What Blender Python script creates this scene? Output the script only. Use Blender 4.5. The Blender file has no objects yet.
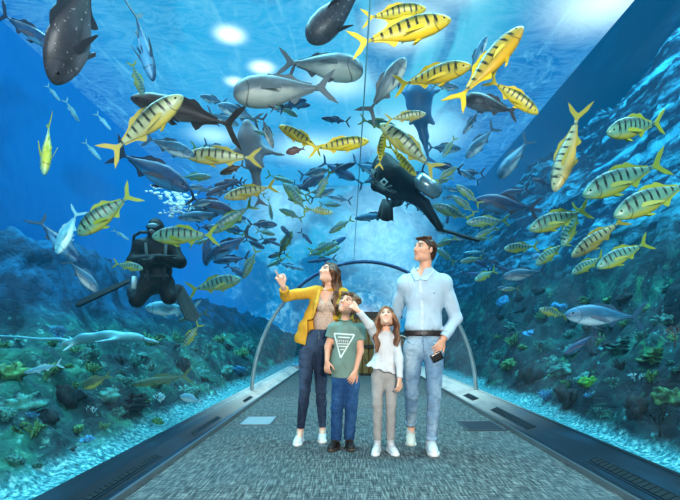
import bpy, bmesh, math, random
import numpy as np
from mathutils import Vector, Matrix

random.seed(7); rng = np.random.default_rng(7)
S = bpy.context.scene
COL = S.collection
F = 480.0; VX, VY = 349.0, 335.0; CH = 1.03      # focal length in pixels, vanishing point, eye height
TCX, TA, TB = 0.25, 1.89, 2.27                     # tunnel arch: centre x, half width, height

def W(px, py, D):                                # pixel at depth D -> world point
    return np.array([(px-VX)/F*D, D, CH+(VY-py)/F*D])
def lin(c):
    return tuple(((v/255)/12.92 if v/255 <= .04045 else ((v/255+.055)/1.055)**2.4) for v in c)+(1.0,)
def V3(*a): return np.array(a, float)
def nrm(v): v = np.asarray(v, float); return v/max(np.linalg.norm(v), 1e-9)

# ------------------------------------------------------------------ object helpers
def link(name, me, mat=None, parent=None):
    o = bpy.data.objects.new(name, me); COL.objects.link(o)
    if me is not None and mat is not None and len(me.materials) == 0: me.materials.append(mat)
    if parent is not None: o.parent = parent
    return o
def tag(o, label=None, cat=None, group=None, kind=None):
    if label: o['label'] = label
    if cat: o['category'] = cat
    if group: o['group'] = group
    if kind: o['kind'] = kind
    return o
def empty(name, loc=(0,0,0)):
    o = bpy.data.objects.new(name, None); COL.objects.link(o); o.location = loc; o.empty_display_size = .1
    return o
def mesh_np(name, v, f, smooth=True):
    me = bpy.data.meshes.new(name)
    v = np.asarray(v, dtype=np.float32)
    if isinstance(f, np.ndarray) and f.ndim == 2:
        n, k = f.shape
        me.vertices.add(len(v)); me.vertices.foreach_set('co', v.ravel())
        me.loops.add(n*k); me.loops.foreach_set('vertex_index', f.astype(np.int32).ravel())
        me.polygons.add(n); me.polygons.foreach_set('loop_start', np.arange(n, dtype=np.int32)*k)
        me.polygons.foreach_set('loop_total', np.full(n, k, dtype=np.int32))
        me.update(calc_edges=True)
    else:
        me.from_pydata([tuple(map(float, p)) for p in v], [], [tuple(map(int, q)) for q in f]); me.update()
    if smooth: me.polygons.foreach_set('use_smooth', [True]*len(me.polygons))
    me.validate()
    return me
class MB:                                        # collects shapes into one mesh
    def __init__(s): s.v = []; s.f = []
    def add(s, v, f):
        b = len(s.v); s.v += [tuple(map(float, p)) for p in v]; s.f += [tuple(i+b for i in q) for q in f]
    def box(s, lo, hi):
        x0,y0,z0 = lo; x1,y1,z1 = hi
        s.add([(x0,y0,z0),(x1,y0,z0),(x1,y1,z0),(x0,y1,z0),(x0,y0,z1),(x1,y0,z1),(x1,y1,z1),(x0,y1,z1)],
              [(0,3,2,1),(4,5,6,7),(0,1,5,4),(1,2,6,5),(2,3,7,6),(3,0,4,7)])
    def tube(s, pts, rad, n=8, caps=True):
        pts = [np.array(p, float) for p in pts]
        rad = rad if hasattr(rad, '__len__') else [rad]*len(pts)
        v = []; u = None
        for i, p in enumerate(pts):
            t = nrm(pts[min(i+1, len(pts)-1)]-pts[max(i-1, 0)])
            if u is None:
                a = V3(0,0,1) if abs(t[2]) < .9 else V3(1,0,0); u = nrm(np.cross(t, a))
            u = nrm(u-t*np.dot(u, t)); w = np.cross(t, u)
            for k in range(n):
                q = 2*math.pi*k/n; v.append(p+rad[i]*(math.cos(q)*u+math.sin(q)*w))
        f = []
        for i in range(len(pts)-1):
            for k in range(n):
                f.append((i*n+k, i*n+(k+1)%n, (i+1)*n+(k+1)%n, (i+1)*n+k))
        if caps:
            f.append(tuple(range(n-1, -1, -1))); m = (len(pts)-1)*n; f.append(tuple(range(m, m+n)))
        s.add(v, f)
    def ball(s, c, r, R=None, nu=14, nv=9):
        r = np.array(r if hasattr(r, '__len__') else (r,r,r), float); v = []
        for j in range(1, nv):
            a = math.pi*j/nv
            for i in range(nu):
                b = 2*math.pi*i/nu; v.append(V3(math.sin(a)*math.cos(b), math.sin(a)*math.sin(b), math.cos(a)))
        v += [V3(0,0,1), V3(0,0,-1)]
        v = [q*r for q in v]
        if R is not None: v = [R@q for q in v]
        v = [q+np.asarray(c) for q in v]; f = []
        for j in range(nv-2):
            for i in range(nu): f.append((j*nu+i, (j+1)*nu+i, (j+1)*nu+(i+1)%nu, j*nu+(i+1)%nu))
        t = (nv-1)*nu
        for i in range(nu): f.append((t, i, (i+1)%nu)); f.append((t+1, (nv-2)*nu+(i+1)%nu, (nv-2)*nu+i))
        s.add(v, f)
    def mesh(s, name, smooth=True): return mesh_np(name, np.array(s.v), s.f, smooth)
    def build(s, name, mat, parent=None, smooth=True): return link(name, s.mesh(name, smooth), mat, parent)

# ------------------------------------------------------------------ materials
class M:                                         # tiny node-graph builder
    def __init__(s, name):
        s.m = bpy.data.materials.new(name); s.m.use_nodes = True; s.t = s.m.node_tree; s.t.nodes.clear()
        s.out = s.t.nodes.new('ShaderNodeOutputMaterial')
    def n(s, typ, **kw):
        nd = s.t.nodes.new('ShaderNode'+typ)
        ins = kw.pop('i', {})
        for k, v in kw.items(): setattr(nd, k, v)
        for k, v in ins.items(): s.set(nd, k, v)
        return nd
    def set(s, nd, k, v):
        sock = nd.inputs[k]
        if isinstance(v, bpy.types.NodeSocket): s.t.links.new(v, sock)
        elif hasattr(v, 'outputs'): s.t.links.new(v.outputs[0], sock)
        else: sock.default_value = v
    def math(s, op, a, b=0.0, c=0.0, clamp=False):
        nd = s.n('Math', operation=op, use_clamp=clamp); s.set(nd, 0, a); s.set(nd, 1, b)
        if op in ('MULTIPLY_ADD', 'SMOOTH_MIN'): s.set(nd, 2, c)
        return nd.outputs[0]
    def rng(s, v, a, b, c=0.0, d=1.0):
        nd = s.n('MapRange', interpolation_type='SMOOTHSTEP'); s.set(nd, 0, v)
        for k, q in zip((1,2,3,4), (a,b,c,d)): s.set(nd, k, q)
        return nd.outputs[0]
    def mix(s, fac, a, b, mode='MIX'):
        nd = s.n('MixRGB', blend_type=mode); s.set(nd, 0, fac); s.set(nd, 1, a); s.set(nd, 2, b); return nd.outputs[0]
    def coord(s, which='Object', scale=(1,1,1), loc=(0,0,0), rot=(0,0,0)):
        tc = s.n('TexCoord'); mp = s.n('Mapping'); s.t.links.new(tc.outputs[which], mp.inputs[0])
        mp.inputs['Scale'].default_value = scale; mp.inputs['Location'].default_value = loc; mp.inputs['Rotation'].default_value = rot
        return mp.outputs[0]
    def sep(s, v):
        nd = s.n('SeparateXYZ'); s.set(nd, 0, v); return nd.outputs
    def noise(s, vec, scale, detail=3, rough=.55, dist=0.0):
        nd = s.n('TexNoise'); s.set(nd, 'Vector', vec); nd.inputs['Scale'].default_value = scale
        nd.inputs['Detail'].default_value = detail; nd.inputs['Roughness'].default_value = rough; nd.inputs['Distortion'].default_value = dist
        return nd.outputs['Fac']
    def ramp(s, fac, stops):
        nd = s.n('ValToRGB'); s.set(nd, 0, fac); e = nd.color_ramp.elements
        while len(e) < len(stops): e.new(.5)
        for el, (p, c) in zip(e, stops): el.position = p; el.color = c
        return nd.outputs[0]
    def bump(s, h, strength=.3, dist=.01):
        nd = s.n('Bump'); s.set(nd, 'Height', h); nd.inputs['Strength'].default_value = strength; nd.inputs['Distance'].default_value = dist
        return nd.outputs[0]
    def bsdf(s, col, rough=.6, metal=0.0, normal=None, emit=None, emits=0.0, spec=.5, sss=0.0):
        nd = s.n('BsdfPrincipled'); s.set(nd, 'Base Color', col); s.set(nd, 'Roughness', rough); s.set(nd, 'Metallic', metal)
        nd.inputs['Specular IOR Level'].default_value = spec
        if normal is not None: s.set(nd, 'Normal', normal)
        if emit is not None: s.set(nd, 'Emission Color', emit); s.set(nd, 'Emission Strength', emits)
        if sss: nd.inputs['Subsurface Weight'].default_value = sss; nd.inputs['Subsurface Radius'].default_value = (.02,.008,.004); nd.inputs['Subsurface Scale'].default_value=.5
        return nd
    def done(s, surf=None, vol=None):
        if surf is not None: s.t.links.new(surf.outputs[0] if hasattr(surf, 'outputs') else surf, s.out.inputs['Surface'])
        if vol is not None: s.t.links.new(vol.outputs[0], s.out.inputs['Volume'])
        return s.m
def simple(name, col, rough=.6, metal=0.0, noise=0.0, nscale=20, bump=0.0, spec=.5, stretch=(1,1,1)):
    m = M(name); c = lin(col)
    if noise or bump:
        v = m.coord('Object', stretch); nz = m.noise(v, nscale, 4)
        k = m.rng(nz, .3, .7)
        a = tuple(x*(1-noise) for x in c[:3])+(1,); b = tuple(min(1, x*(1+noise)) for x in c[:3])+(1,)
        colr = m.mix(k, a, b)
        return m.done(m.bsdf(colr, rough, metal, m.bump(nz, bump) if bump else None, spec=spec))
    return m.done(m.bsdf(c, rough, metal, spec=spec))

# ------------------------------------------------------------------ signed-distance modelling (continuous bodies, cloth, hair, shoes)
class SDF:
    def __init__(s, lo, hi, cell):
        s.lo = np.array(lo, float); s.c = cell
        s.n = np.ceil((np.array(hi)-s.lo)/cell).astype(int)+1
        s.v = np.full(tuple(s.n), .08, np.float32)
    def box(s, lo, hi):
        a = np.clip(np.floor((lo-s.lo)/s.c).astype(int), 0, s.n-1); b = np.clip(np.ceil((hi-s.lo)/s.c).astype(int)+1, 1, s.n)
        b = np.maximum(b, a+1)
        X = [s.lo[i]+s.c*np.arange(a[i], b[i]) for i in range(3)]
        return tuple(slice(a[i], b[i]) for i in range(3)), X[0][:,None,None], X[1][None,:,None], X[2][None,None,:]
    def _put(s, sl, d, k, op):
        a = s.v[sl]; d = d.astype(np.float32)
        if op == 'cut': d = -d; h = np.maximum(k-np.abs(a-d), 0)/max(k,1e-6); s.v[sl] = np.maximum(a, d)+h*h*k*.25
        else: h = np.maximum(k-np.abs(a-d), 0)/max(k,1e-6); s.v[sl] = np.minimum(a, d)-h*h*k*.25
    def cone(s, a, b, ra, rb=None, k=.02, op='add', flat=None):    # flat=(direction, factor>1 squashes)
        rb = ra if rb is None else rb
        a = np.asarray(a, float); b = np.asarray(b, float); r = max(ra, rb)+k+.03
        sl, X, Y, Z = s.box(np.minimum(a, b)-r, np.maximum(a, b)+r)
        ab = b-a; L = max(np.dot(ab, ab), 1e-9)
        px, py, pz = X-a[0], Y-a[1], Z-a[2]
        t = np.clip((px*ab[0]+py*ab[1]+pz*ab[2])/L, 0, 1)
        qx, qy, qz = px-t*ab[0], py-t*ab[1], pz-t*ab[2]
        if flat is not None:
            n, fct = nrm(flat[0]), flat[1]; dn = (qx*n[0]+qy*n[1]+qz*n[2])*(fct-1)
            qx, qy, qz = qx+n[0]*dn, qy+n[1]*dn, qz+n[2]*dn
        d = np.sqrt(qx*qx+qy*qy+qz*qz)-(ra+(rb-ra)*t)
        if flat is not None: d = d/((1+flat[1])*.5)
        s._put(sl, d, k, op)
    def chain(s, pts, rad, k=.02, flat=None):
        for i in range(len(pts)-1): s.cone(pts[i], pts[i+1], rad[i], rad[i+1], k, flat=flat)
    def ell(s, c, r, R=None, k=.02, op='add'):
        c = np.asarray(c, float); r = np.array(r, float); m = r.max()+k+.03
        sl, X, Y, Z = s.box(c-m, c+m)
        R = np.eye(3) if R is None else R          # columns = local axes
        px, py, pz = X-c[0], Y-c[1], Z-c[2]
        l = [(px*R[0,i]+py*R[1,i]+pz*R[2,i]) for i in range(3)]
        k0 = np.sqrt(sum((l[i]/r[i])**2 for i in range(3))); k1 = np.sqrt(sum((l[i]/r[i]**2)**2 for i in range(3)))
        s._put(sl, k0*(k0-1)/np.maximum(k1, 1e-6), k, op)
    def rbox(s, c, h, R=None, rad=.01, k=.005, op='add'):
        c = np.asarray(c, float); h = np.array(h, float); m = np.linalg.norm(h)+k+.02
        sl, X, Y, Z = s.box(c-m, c+m); R = np.eye(3) if R is None else R
        px, py, pz = X-c[0], Y-c[1], Z-c[2]
        q = [np.abs(px*R[0,i]+py*R[1,i]+pz*R[2,i])-h[i]+rad for i in range(3)]
        d = np.sqrt(sum(np.maximum(x, 0)**2 for x in q))+np.minimum(np.maximum(np.maximum(q[0], q[1]), q[2]), 0)-rad
        s._put(sl, d, k, op)
    def plane(s, p, n, k=.004, lo=None, hi=None):     # remove the side n points to
        n = nrm(n); p = np.asarray(p, float)
        lo = s.lo if lo is None else np.array(lo); hi = s.lo+s.c*s.n if hi is None else np.array(hi)
        sl, X, Y, Z = s.box(lo, hi)
        d = -((X-p[0])*n[0]+(Y-p[1])*n[1]+(Z-p[2])*n[2])
        s._put(sl, d*np.ones_like(s.v[sl]), k, 'cut')
    def wobble(s, amp, freq, seed=0, zs=1.0):
        sl, X, Y, Z = s.box(s.lo, s.lo+s.c*s.n)
        o = seed*1.7
        w = np.sin(X*freq+o+2*np.sin(Z*freq*.6*zs))*np.sin(Y*freq*.9+o*2+1.5*np.sin(X*freq*.5))+np.sin(Z*freq*zs*1.1+3*np.sin(X*freq*.35+o)+o)
        s.v = s.v+(amp*.5*w).astype(np.float32)
    def mesh(s, name, smooth=2):
        v = s.v.copy(); v[0]=v[-1]=.05; v[:,0]=v[:,-1]=.05; v[:,:,0]=v[:,:,-1]=.05
        v = np.clip(v, -.05, .08)
        ins = v < 0
        nx, ny, nz = v.shape
        cnt = np.zeros((nx-1, ny-1, nz-1), np.uint8)
        for dx in (0,1):
            for dy in (0,1):
                for dz in (0,1): cnt += ins[dx:nx-1+dx, dy:ny-1+dy, dz:nz-1+dz]
        act = (cnt > 0) & (cnt < 8)
        idx = np.argwhere(act)
        vid = np.full(act.shape, -1, np.int64); vid[act] = np.arange(len(idx))
        acc = np.zeros((len(idx), 3)); num = np.zeros(len(idx))
        cor = [(a,b,c) for a in (0,1) for b in (0,1) for c in (0,1)]
        for c0 in cor:
            for ax in range(3):
                if c0[ax]: continue
                c1 = list(c0); c1[ax] = 1
                a = v[idx[:,0]+c0[0], idx[:,1]+c0[1], idx[:,2]+c0[2]]; b = v[idx[:,0]+c1[0], idx[:,1]+c1[1], idx[:,2]+c1[2]]
                m = (a < 0) != (b < 0)
                t = np.where(m, a/np.where(m, a-b, 1), 0)
                p = np.array(c0, float)[None].repeat(len(idx), 0); p[:,ax] += t
                acc[m] += p[m]; num[m] += 1
        P = (idx+acc/num[:,None])*s.c+s.lo
        F_ = []
        for ax in range(3):
            A = ins.take(range(0, v.shape[ax]-1), ax); B = ins.take(range(1, v.shape[ax]), ax)
            e = np.argwhere(A != B); o1, o2 = [(1,2),(2,0),(0,1)][ax]
            ok = (e[:,o1] > 0) & (e[:,o2] > 0) & (e[:,o1] < v.shape[o1]-1) & (e[:,o2] < v.shape[o2]-1); e = e[ok]
            flip = A[e[:,0], e[:,1], e[:,2]]
            def g(d1, d2):
                q = e.copy(); q[:,o1] -= d1; q[:,o2] -= d2; return vid[q[:,0], q[:,1], q[:,2]]
            q = np.stack([g(1,1), g(0,1), g(0,0), g(1,0)], 1)
            q[~flip] = q[~flip][:, ::-1]
            F_.append(q)
        Q = np.concatenate(F_)
        Q = Q[(Q >= 0).all(1)]
        for _ in range(smooth):                     # light Laplacian relaxation
            a = np.zeros_like(P); c = np.zeros(len(P))
            for i in range(4):
                j = (i+1) % 4
                np.add.at(a, Q[:,i], P[Q[:,j]]); np.add.at(c, Q[:,i], 1)
                np.add.at(a, Q[:,j], P[Q[:,i]]); np.add.at(c, Q[:,j], 1)
            P = P*.5+.5*a/np.maximum(c, 1)[:,None]
        return mesh_np(name, P, Q), P
# ================================================================== camera, render look
cam_d = bpy.data.cameras.new('camera'); cam = bpy.data.objects.new('camera', cam_d); COL.objects.link(cam)
cam.location = (0, 0, CH); cam.rotation_euler = (math.pi/2, 0, 0)
cam_d.sensor_width = 36; cam_d.lens = 36*F/680
cam_d.shift_x = (340-VX)/680; cam_d.shift_y = (VY-250)/680
cam_d.clip_end = 200; S.camera = cam
S.view_settings.view_transform = 'Standard'; S.view_settings.look = 'None'; S.view_settings.gamma = .93; S.view_settings.exposure = .06
S.cycles.max_bounces = 8; S.cycles.transparent_max_bounces = 24; S.cycles.glossy_bounces = 3
S.cycles.diffuse_bounces = 3; S.cycles.caustics_reflective = False; S.cycles.caustics_refractive = False
S.cycles.sample_clamp_indirect = 4.0
w = bpy.data.worlds.new('world'); S.world = w; w.use_nodes = True
w.node_tree.nodes['Background'].inputs[0].default_value = (.5,.5,.5,1); w.node_tree.nodes['Background'].inputs[1].default_value = .5

# ================================================================== tank shell (open water beyond the glass)
XL, XR, ZT, YB, YF = -11.0, 8.5, 11.0, 32.0, -3.0
def water_mat(name, kind):
    m = M(name); v = m.coord('Object'); x, y, z = m.sep(v)
    n1 = m.noise(m.coord('Object', (.35,.12,.35)), 1.0, 3, .5, .6)
    n2 = m.noise(m.coord('Object', (1.6,.35,1.6)), 1.0, 5, .65, 1.2)
    wv = m.noise(m.coord('Object', (.5,.9,.5)), 1.0, 4, .6, 3.0); cau = m.math('POWER', m.math('SUBTRACT', 1.0, m.math('ABSOLUTE', m.math('MULTIPLY_ADD', wv, 4.0, -2.0)), clamp=True), 3.0)  # cau: caustic streaks of light, painted into the colour
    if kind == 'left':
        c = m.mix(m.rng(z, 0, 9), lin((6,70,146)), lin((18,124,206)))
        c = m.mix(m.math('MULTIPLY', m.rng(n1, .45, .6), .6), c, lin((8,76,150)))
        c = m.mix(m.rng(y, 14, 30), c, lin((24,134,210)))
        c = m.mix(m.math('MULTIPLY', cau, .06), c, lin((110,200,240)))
    elif kind == 'right':
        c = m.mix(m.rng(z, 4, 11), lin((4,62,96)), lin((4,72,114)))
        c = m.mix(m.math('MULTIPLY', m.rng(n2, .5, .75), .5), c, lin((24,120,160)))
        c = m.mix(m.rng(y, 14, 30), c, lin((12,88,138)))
    elif kind == 'back':
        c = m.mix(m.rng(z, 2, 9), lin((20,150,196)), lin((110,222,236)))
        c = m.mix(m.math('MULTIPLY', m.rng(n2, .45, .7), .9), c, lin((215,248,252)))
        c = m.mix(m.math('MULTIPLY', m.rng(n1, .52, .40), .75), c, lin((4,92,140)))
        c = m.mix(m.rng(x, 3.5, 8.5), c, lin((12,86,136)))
        for gx, gz, r, st in ((2.2,8.2,3.2,.9), (-4.6,9.6,2.2,.9), (3.6,4.2,1.6,.7)):  # painted pools of light on the back wall
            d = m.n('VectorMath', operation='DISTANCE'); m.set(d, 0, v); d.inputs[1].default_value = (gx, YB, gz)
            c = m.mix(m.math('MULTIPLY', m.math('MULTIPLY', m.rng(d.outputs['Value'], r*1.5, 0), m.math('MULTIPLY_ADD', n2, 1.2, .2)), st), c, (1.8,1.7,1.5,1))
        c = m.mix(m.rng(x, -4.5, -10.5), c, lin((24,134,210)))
    else:
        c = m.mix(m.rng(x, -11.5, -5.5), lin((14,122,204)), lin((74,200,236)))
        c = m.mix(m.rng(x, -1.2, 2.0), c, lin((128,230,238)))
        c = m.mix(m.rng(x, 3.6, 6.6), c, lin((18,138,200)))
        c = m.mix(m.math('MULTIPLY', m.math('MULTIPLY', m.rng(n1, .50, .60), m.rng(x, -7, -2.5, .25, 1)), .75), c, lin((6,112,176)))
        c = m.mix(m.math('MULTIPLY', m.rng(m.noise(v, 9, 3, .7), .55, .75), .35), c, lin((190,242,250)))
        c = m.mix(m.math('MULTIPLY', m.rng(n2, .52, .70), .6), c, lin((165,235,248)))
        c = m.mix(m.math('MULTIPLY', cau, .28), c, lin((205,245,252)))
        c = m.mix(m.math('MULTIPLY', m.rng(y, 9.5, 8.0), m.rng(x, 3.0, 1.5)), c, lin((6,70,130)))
        for gx, gy, r, st in ((-3.96,15.95,.36,1.6), (-3.24,17.9,.34,1.6), (-4.49,18.9,.28,1.3), (1.8,15.6,.9,1.0), (-6.8,24,.9,.7), (7.7,14.2,1.3,.9), (-1.9,26,1.6,.9), (2.8,24,2.0,.7), (3.2,13.5,.8,.6), (-.4,19,1.0,.6)):  # bright light patches painted on the water surface as radial glows
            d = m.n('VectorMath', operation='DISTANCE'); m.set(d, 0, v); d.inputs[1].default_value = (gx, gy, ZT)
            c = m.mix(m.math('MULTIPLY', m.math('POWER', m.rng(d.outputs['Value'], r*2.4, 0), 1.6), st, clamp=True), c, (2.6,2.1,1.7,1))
    e = m.n('Emission', i={'Color': c, 'Strength': 1.0})  # shell glows by itself, standing in for light scattered through the water
    return m.done(e)
def quad(name, p, mat):
    b = MB(); b.add(p, [(0,1,2,3)]); o = b.build(name, mat, smooth=False); return tag(o, kind='structure')
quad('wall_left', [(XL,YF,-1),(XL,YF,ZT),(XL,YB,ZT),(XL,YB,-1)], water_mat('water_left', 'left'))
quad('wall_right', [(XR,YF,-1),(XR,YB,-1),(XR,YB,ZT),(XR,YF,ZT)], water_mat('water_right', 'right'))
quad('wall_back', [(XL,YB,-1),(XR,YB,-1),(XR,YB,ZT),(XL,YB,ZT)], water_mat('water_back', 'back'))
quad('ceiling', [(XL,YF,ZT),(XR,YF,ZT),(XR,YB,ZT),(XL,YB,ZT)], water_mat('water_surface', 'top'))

# ================================================================== tunnel: glass arch, ring, seams
def arch_pts(a, b, n=40, z0=.12, cx=TCX):
    t0 = math.asin(min(1, z0/b)); out = []
    for i in range(n+1):
        t = math.pi-t0-(math.pi-2*t0)*i/n
        out.append((cx+a*math.cos(t), b*math.sin(t)))
    return out
def arch_shell(name, y0, y1, a, b, th, mat, ny=2):
    mb = MB(); P = arch_pts(a, b); Q = arch_pts(a-th, b-th); n = len(P)
    v = []; f = []
    for j in range(ny+1):
        y = y0+(y1-y0)*j/ny
        v += [(x,y,z) for x,z in P]+[(x,y,z) for x,z in Q]
    for j in range(ny):
        o = j*2*n; q = (j+1)*2*n
        for i in range(n-1):
            f.append((o+i, o+i+1, q+i+1, q+i)); f.append((o+n+i, q+n+i, q+n+i+1, o+n+i+1))
        f.append((o, q, q+n, o+n)); f.append((o+n-1, o+2*n-1, q+2*n-1, q+n-1))
    for i in range(n-1):
        f.append((i, n+i, n+i+1, i+1)); e = ny*2*n; f.append((e+i, e+i+1, e+n+i+1, e+n+i))
    mb.add(v, f); return mb.mesh(name)
m = M('tunnel_acrylic')
lw = m.n('LayerWeight', i={'Blend': .35})
glare_film = m.rng(m.noise(m.coord('Object', (2.2,.5,1.2)), 1.3, 4, .6, .8), .5, .85, 0, .05)  # pale diffuse patches paint glare onto the acrylic
fac = m.math('ADD', m.math('MULTIPLY', m.math('POWER', lw.outputs['Facing'], 3.0), .09), .012)
tr = m.n('BsdfTransparent', i={'Color': (.97,.99,1,1)}); gl = m.n('BsdfGlossy', i={'Color': (.9,.95,1,1), 'Roughness': .12})
df = m.n('BsdfDiffuse', i={'Color': (.6,.75,.82,1)})
mx = m.n('MixShader'); m.set(mx, 0, fac); m.set(mx, 1, tr); m.set(mx, 2, gl)
mx2 = m.n('MixShader'); m.set(mx2, 0, glare_film); m.set(mx2, 1, mx); m.set(mx2, 2, df)
glass = m.done(mx2)
RY = 8.0; TE = 14.0
tag(link('window_1', arch_shell('window_1', YF+.05, RY-.05, TA, TB, .02, glass), glass), kind='structure')
P = arch_pts(TA-.02, TB-.02); mb = MB(); mb.add([(x,TE,z) for x,z in P]+[(x,TE+.02,z) for x,z in P], [tuple(range(len(P)))[::-1], tuple(range(len(P), 2*len(P)))])
tag(mb.build('window_3', glass, smooth=False), kind='structure')
m = M('far_acrylic')
tr = m.n('BsdfTransparent', i={'Color': (.93,.98,1,1)}); gl = m.n('BsdfGlossy', i={'Color': (.9,.95,1,1), 'Roughness': .2})
df = m.n('BsdfDiffuse', i={'Color': (.5,.66,.74,1)})
mx = m.n('MixShader', i={0: .1}); m.set(mx, 1, tr); m.set(mx, 2, gl)
mx2 = m.n('MixShader'); m.set(mx2, 0, m.rng(m.noise(m.coord('Object', (1,.3,1)), 1.2, 3), .35, .75, .0, .08)); m.set(mx2, 1, mx); m.set(mx2, 2, df)
glass2 = m.done(mx2)
tag(link('window_2', arch_shell('window_2', RY+.05, TE, TA, TB, .02, glass2), glass2), kind='structure')
ringmat = simple('arch_ring_blue', (58,110,140), .35, .3)
ringl = simple('arch_ring_pale', (165,185,192), .3, .4)
m = M('arch_ring'); z = m.sep(m.coord('Object'))[2]
ringm = m.done(m.bsdf(m.mix(m.rng(z, 1.2, 1.9), lin((175,192,196)), lin((16,74,120))), .35, .3))
tag(link('trim_1', arch_shell('trim_1', RY-.05, RY+.05, TA+.005, TB+.005, .045, ringm, 1), ringm), kind='structure')
mb = MB(); mb.box((.075,YF,TB-.004),(.082,RY,TB-.001)); tag(mb.build('trim_2', simple('seam', (110,190,215), .4)), kind='structure')

# ================================================================== the water itself: absorbing, faintly glowing volume around the tunnel
P = arch_pts(TA+.01, TB+.01, 40, 0.0); n = len(P); e = .03
out = [(XL+e,-.9),(XL+e,ZT-e),(XR-e,ZT-e),(XR-e,-.9)]
base = [(P[0][0], -.9)]+P+[(P[-1][0], -.9)]
ring = out+base[::-1]                             # closed simple polygon
k = len(ring); mb = MB(); y0, y1 = YF+e, YB-e
v = [(x,y0,z) for x,z in ring]+[(x,y1,z) for x,z in ring]
f = [(i, (i+1)%k, k+(i+1)%k, k+i) for i in range(k)]+[tuple(range(k))[::-1], tuple(range(k, 2*k))]
mb.add(v, f); me = mb.mesh('water', False)
bm = bmesh.new(); bm.from_mesh(me); bmesh.ops.triangulate(bm, faces=[q for q in bm.faces if len(q.verts) > 4]); bmesh.ops.recalc_face_normals(bm, faces=bm.faces); bm.to_mesh(me); bm.free()
m = M('tank_water')
ab = m.n('VolumeAbsorption', i={'Color': (.06,.62,.85,1), 'Density': .055})
em = m.n('Emission', i={'Color': (.002,.25,.42,1), 'Strength': .016})
ad = m.n('AddShader'); m.set(ad, 0, ab); m.set(ad, 1, em)
wm = m.done(None, ad)
USE_VOL = True
if USE_VOL: tag(link('water', me, wm), kind='structure')

# ================================================================== floor, ledges, grilles
def carpet():
    m = M('carpet'); v = m.coord('Object'); x, y, z = m.sep(v)
    st = m.noise(m.coord('Object', (75,7,1)), 1.0, 3, .6)
    st2 = m.noise(m.coord('Object', (9,60,1)), 1.0, 3, .6)
    big = m.noise(m.coord('Object', (.5,.5,1)), 1.5, 2)
    k = m.math('ADD', m.math('MULTIPLY', st, .65), m.math('MULTIPLY', st2, .4))
    c = m.ramp(k, [(.40, lin((30,30,31))), (.52, lin((78,77,76))), (.66, lin((146,141,136)))])
    c = m.mix(m.rng(big, .35, .7, 0, .3), c, lin((66,90,98)))  # bluish patches paint in light spilling from the water
    # carpet tile joints
    fx = m.math('FRACT', m.math('MULTIPLY', x, 2.0)); fy = m.math('FRACT', m.math('MULTIPLY', y, 2.0))
    j = m.math('MAXIMUM', m.math('LESS_THAN', fx, .02), m.math('LESS_THAN', fy, .02))
    c = m.mix(m.math('MULTIPLY', j, .35), c, lin((40,48,54)))
    return m.done(m.bsdf(c, .75, normal=m.bump(k, .4, .004), spec=.35))
FL, FR = -1.43, 1.74
mb = MB(); mb.box((FL,YF,-.08),(FR,TE,0)); tag(mb.build('floor', carpet(), smooth=False), kind='structure')
def ledge(name, x0, x1):
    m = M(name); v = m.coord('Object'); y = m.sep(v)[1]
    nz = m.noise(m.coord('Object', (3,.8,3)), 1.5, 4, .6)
    c = m.mix(m.rng(y, 4.5, 9.5), lin((10,18,28)), lin((232,200,186)))  # far end painted pale pink as though lit
    c = m.mix(m.rng(nz, .45, .75, 0, .5), c, lin((20,62,84)))  # teal patches paint wet reflections
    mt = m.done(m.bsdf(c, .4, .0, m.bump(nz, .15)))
    mb = MB(); s = 1 if x1 > x0 else -1
    prof = [(x0,0),(x0,.035),(x0+s*.05,.04),(x0+s*.07,.03),(x1-s*.10,.10),(x1-s*.02,.12),(x1+s*.06,.12),(x1+s*.06,-.08),(x0,-.08)]
    n = len(prof); v = [(x,YF,z) for x,z in prof]+[(x,TE,z) for x,z in prof]
    f = [(i,(i+1)%n,n+(i+1)%n,n+i) for i in range(n)]+[tuple(range(n)), tuple(range(2*n-1,n-1,-1))]
    mb.add(v, f); o = mb.build(name, mt, smooth=False)
    bm = bmesh.new(); bm.from_mesh(o.data); bmesh.ops.recalc_face_normals(bm, faces=bm.faces); bm.to_mesh(o.data); bm.free()
    tag(o, kind='structure'); return prof
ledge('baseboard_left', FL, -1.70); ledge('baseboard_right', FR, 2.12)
edge = simple('edge_strip', (150,150,152), .3, .8)
for nm, x in (('baseboard_edge_left', FL), ('baseboard_edge_right', FR)):
    mb = MB(); mb.box((x-.012,YF,-.01),(x+.012,TE,.042)); tag(mb.build(nm, edge, smooth=False), kind='structure')
slotm = simple('vent_black', (8,11,14), .5); slotf = simple('vent_frame', (44,62,72), .3, .6)
def vent(x, y0, y1, side, label):
    root = empty('floor_vent', (x, (y0+y1)/2, .063)); L = (y1-y0)/2
    tag(root, label, 'vent', 'air vents set in the tunnel ledges')
    t = math.atan2(.07, .17)*side
    mb = MB(); mb.box((-.05,-L,-.004),(.05,L,.006)); fr = mb.build('frame', slotf, root, False)
    g = MB(); g.box((-.036,-L+.02,.004),(.036,L-.02,.009)); gg = g.build('grille', slotm, root, False)
    for o in (fr, gg): o.rotation_euler = (0, -t, 0)
    b = MB()
    for q in (-.035, .033): b.box((q,-L+.03,.008),(q+.002,L-.03,.012))
    for k in range(int(2*L/.06)): b.box((-.036,-L+.04+k*.06,.008),(.036,-L+.046+k*.06,.013))
    o = b.build('slat', slotf, root, False); o.rotation_euler = (0, -t, 0)
vent(-1.565, 2.6, 3.9, -1, 'black slotted air vent in the ledge under the coral mound, close to the carpet edge')
vent(-1.565, 4.7, 5.7, -1, 'short black air vent in the ledge beside the silver reef fish')
vent(-1.565, 7.0, 7.6, -1, 'small dark slot at the foot of the pale tunnel ring behind the woman')
vent(1.90, 2.6, 3.75, 1, 'long black slotted air vent in the ledge under the dark rock reef')
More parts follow.
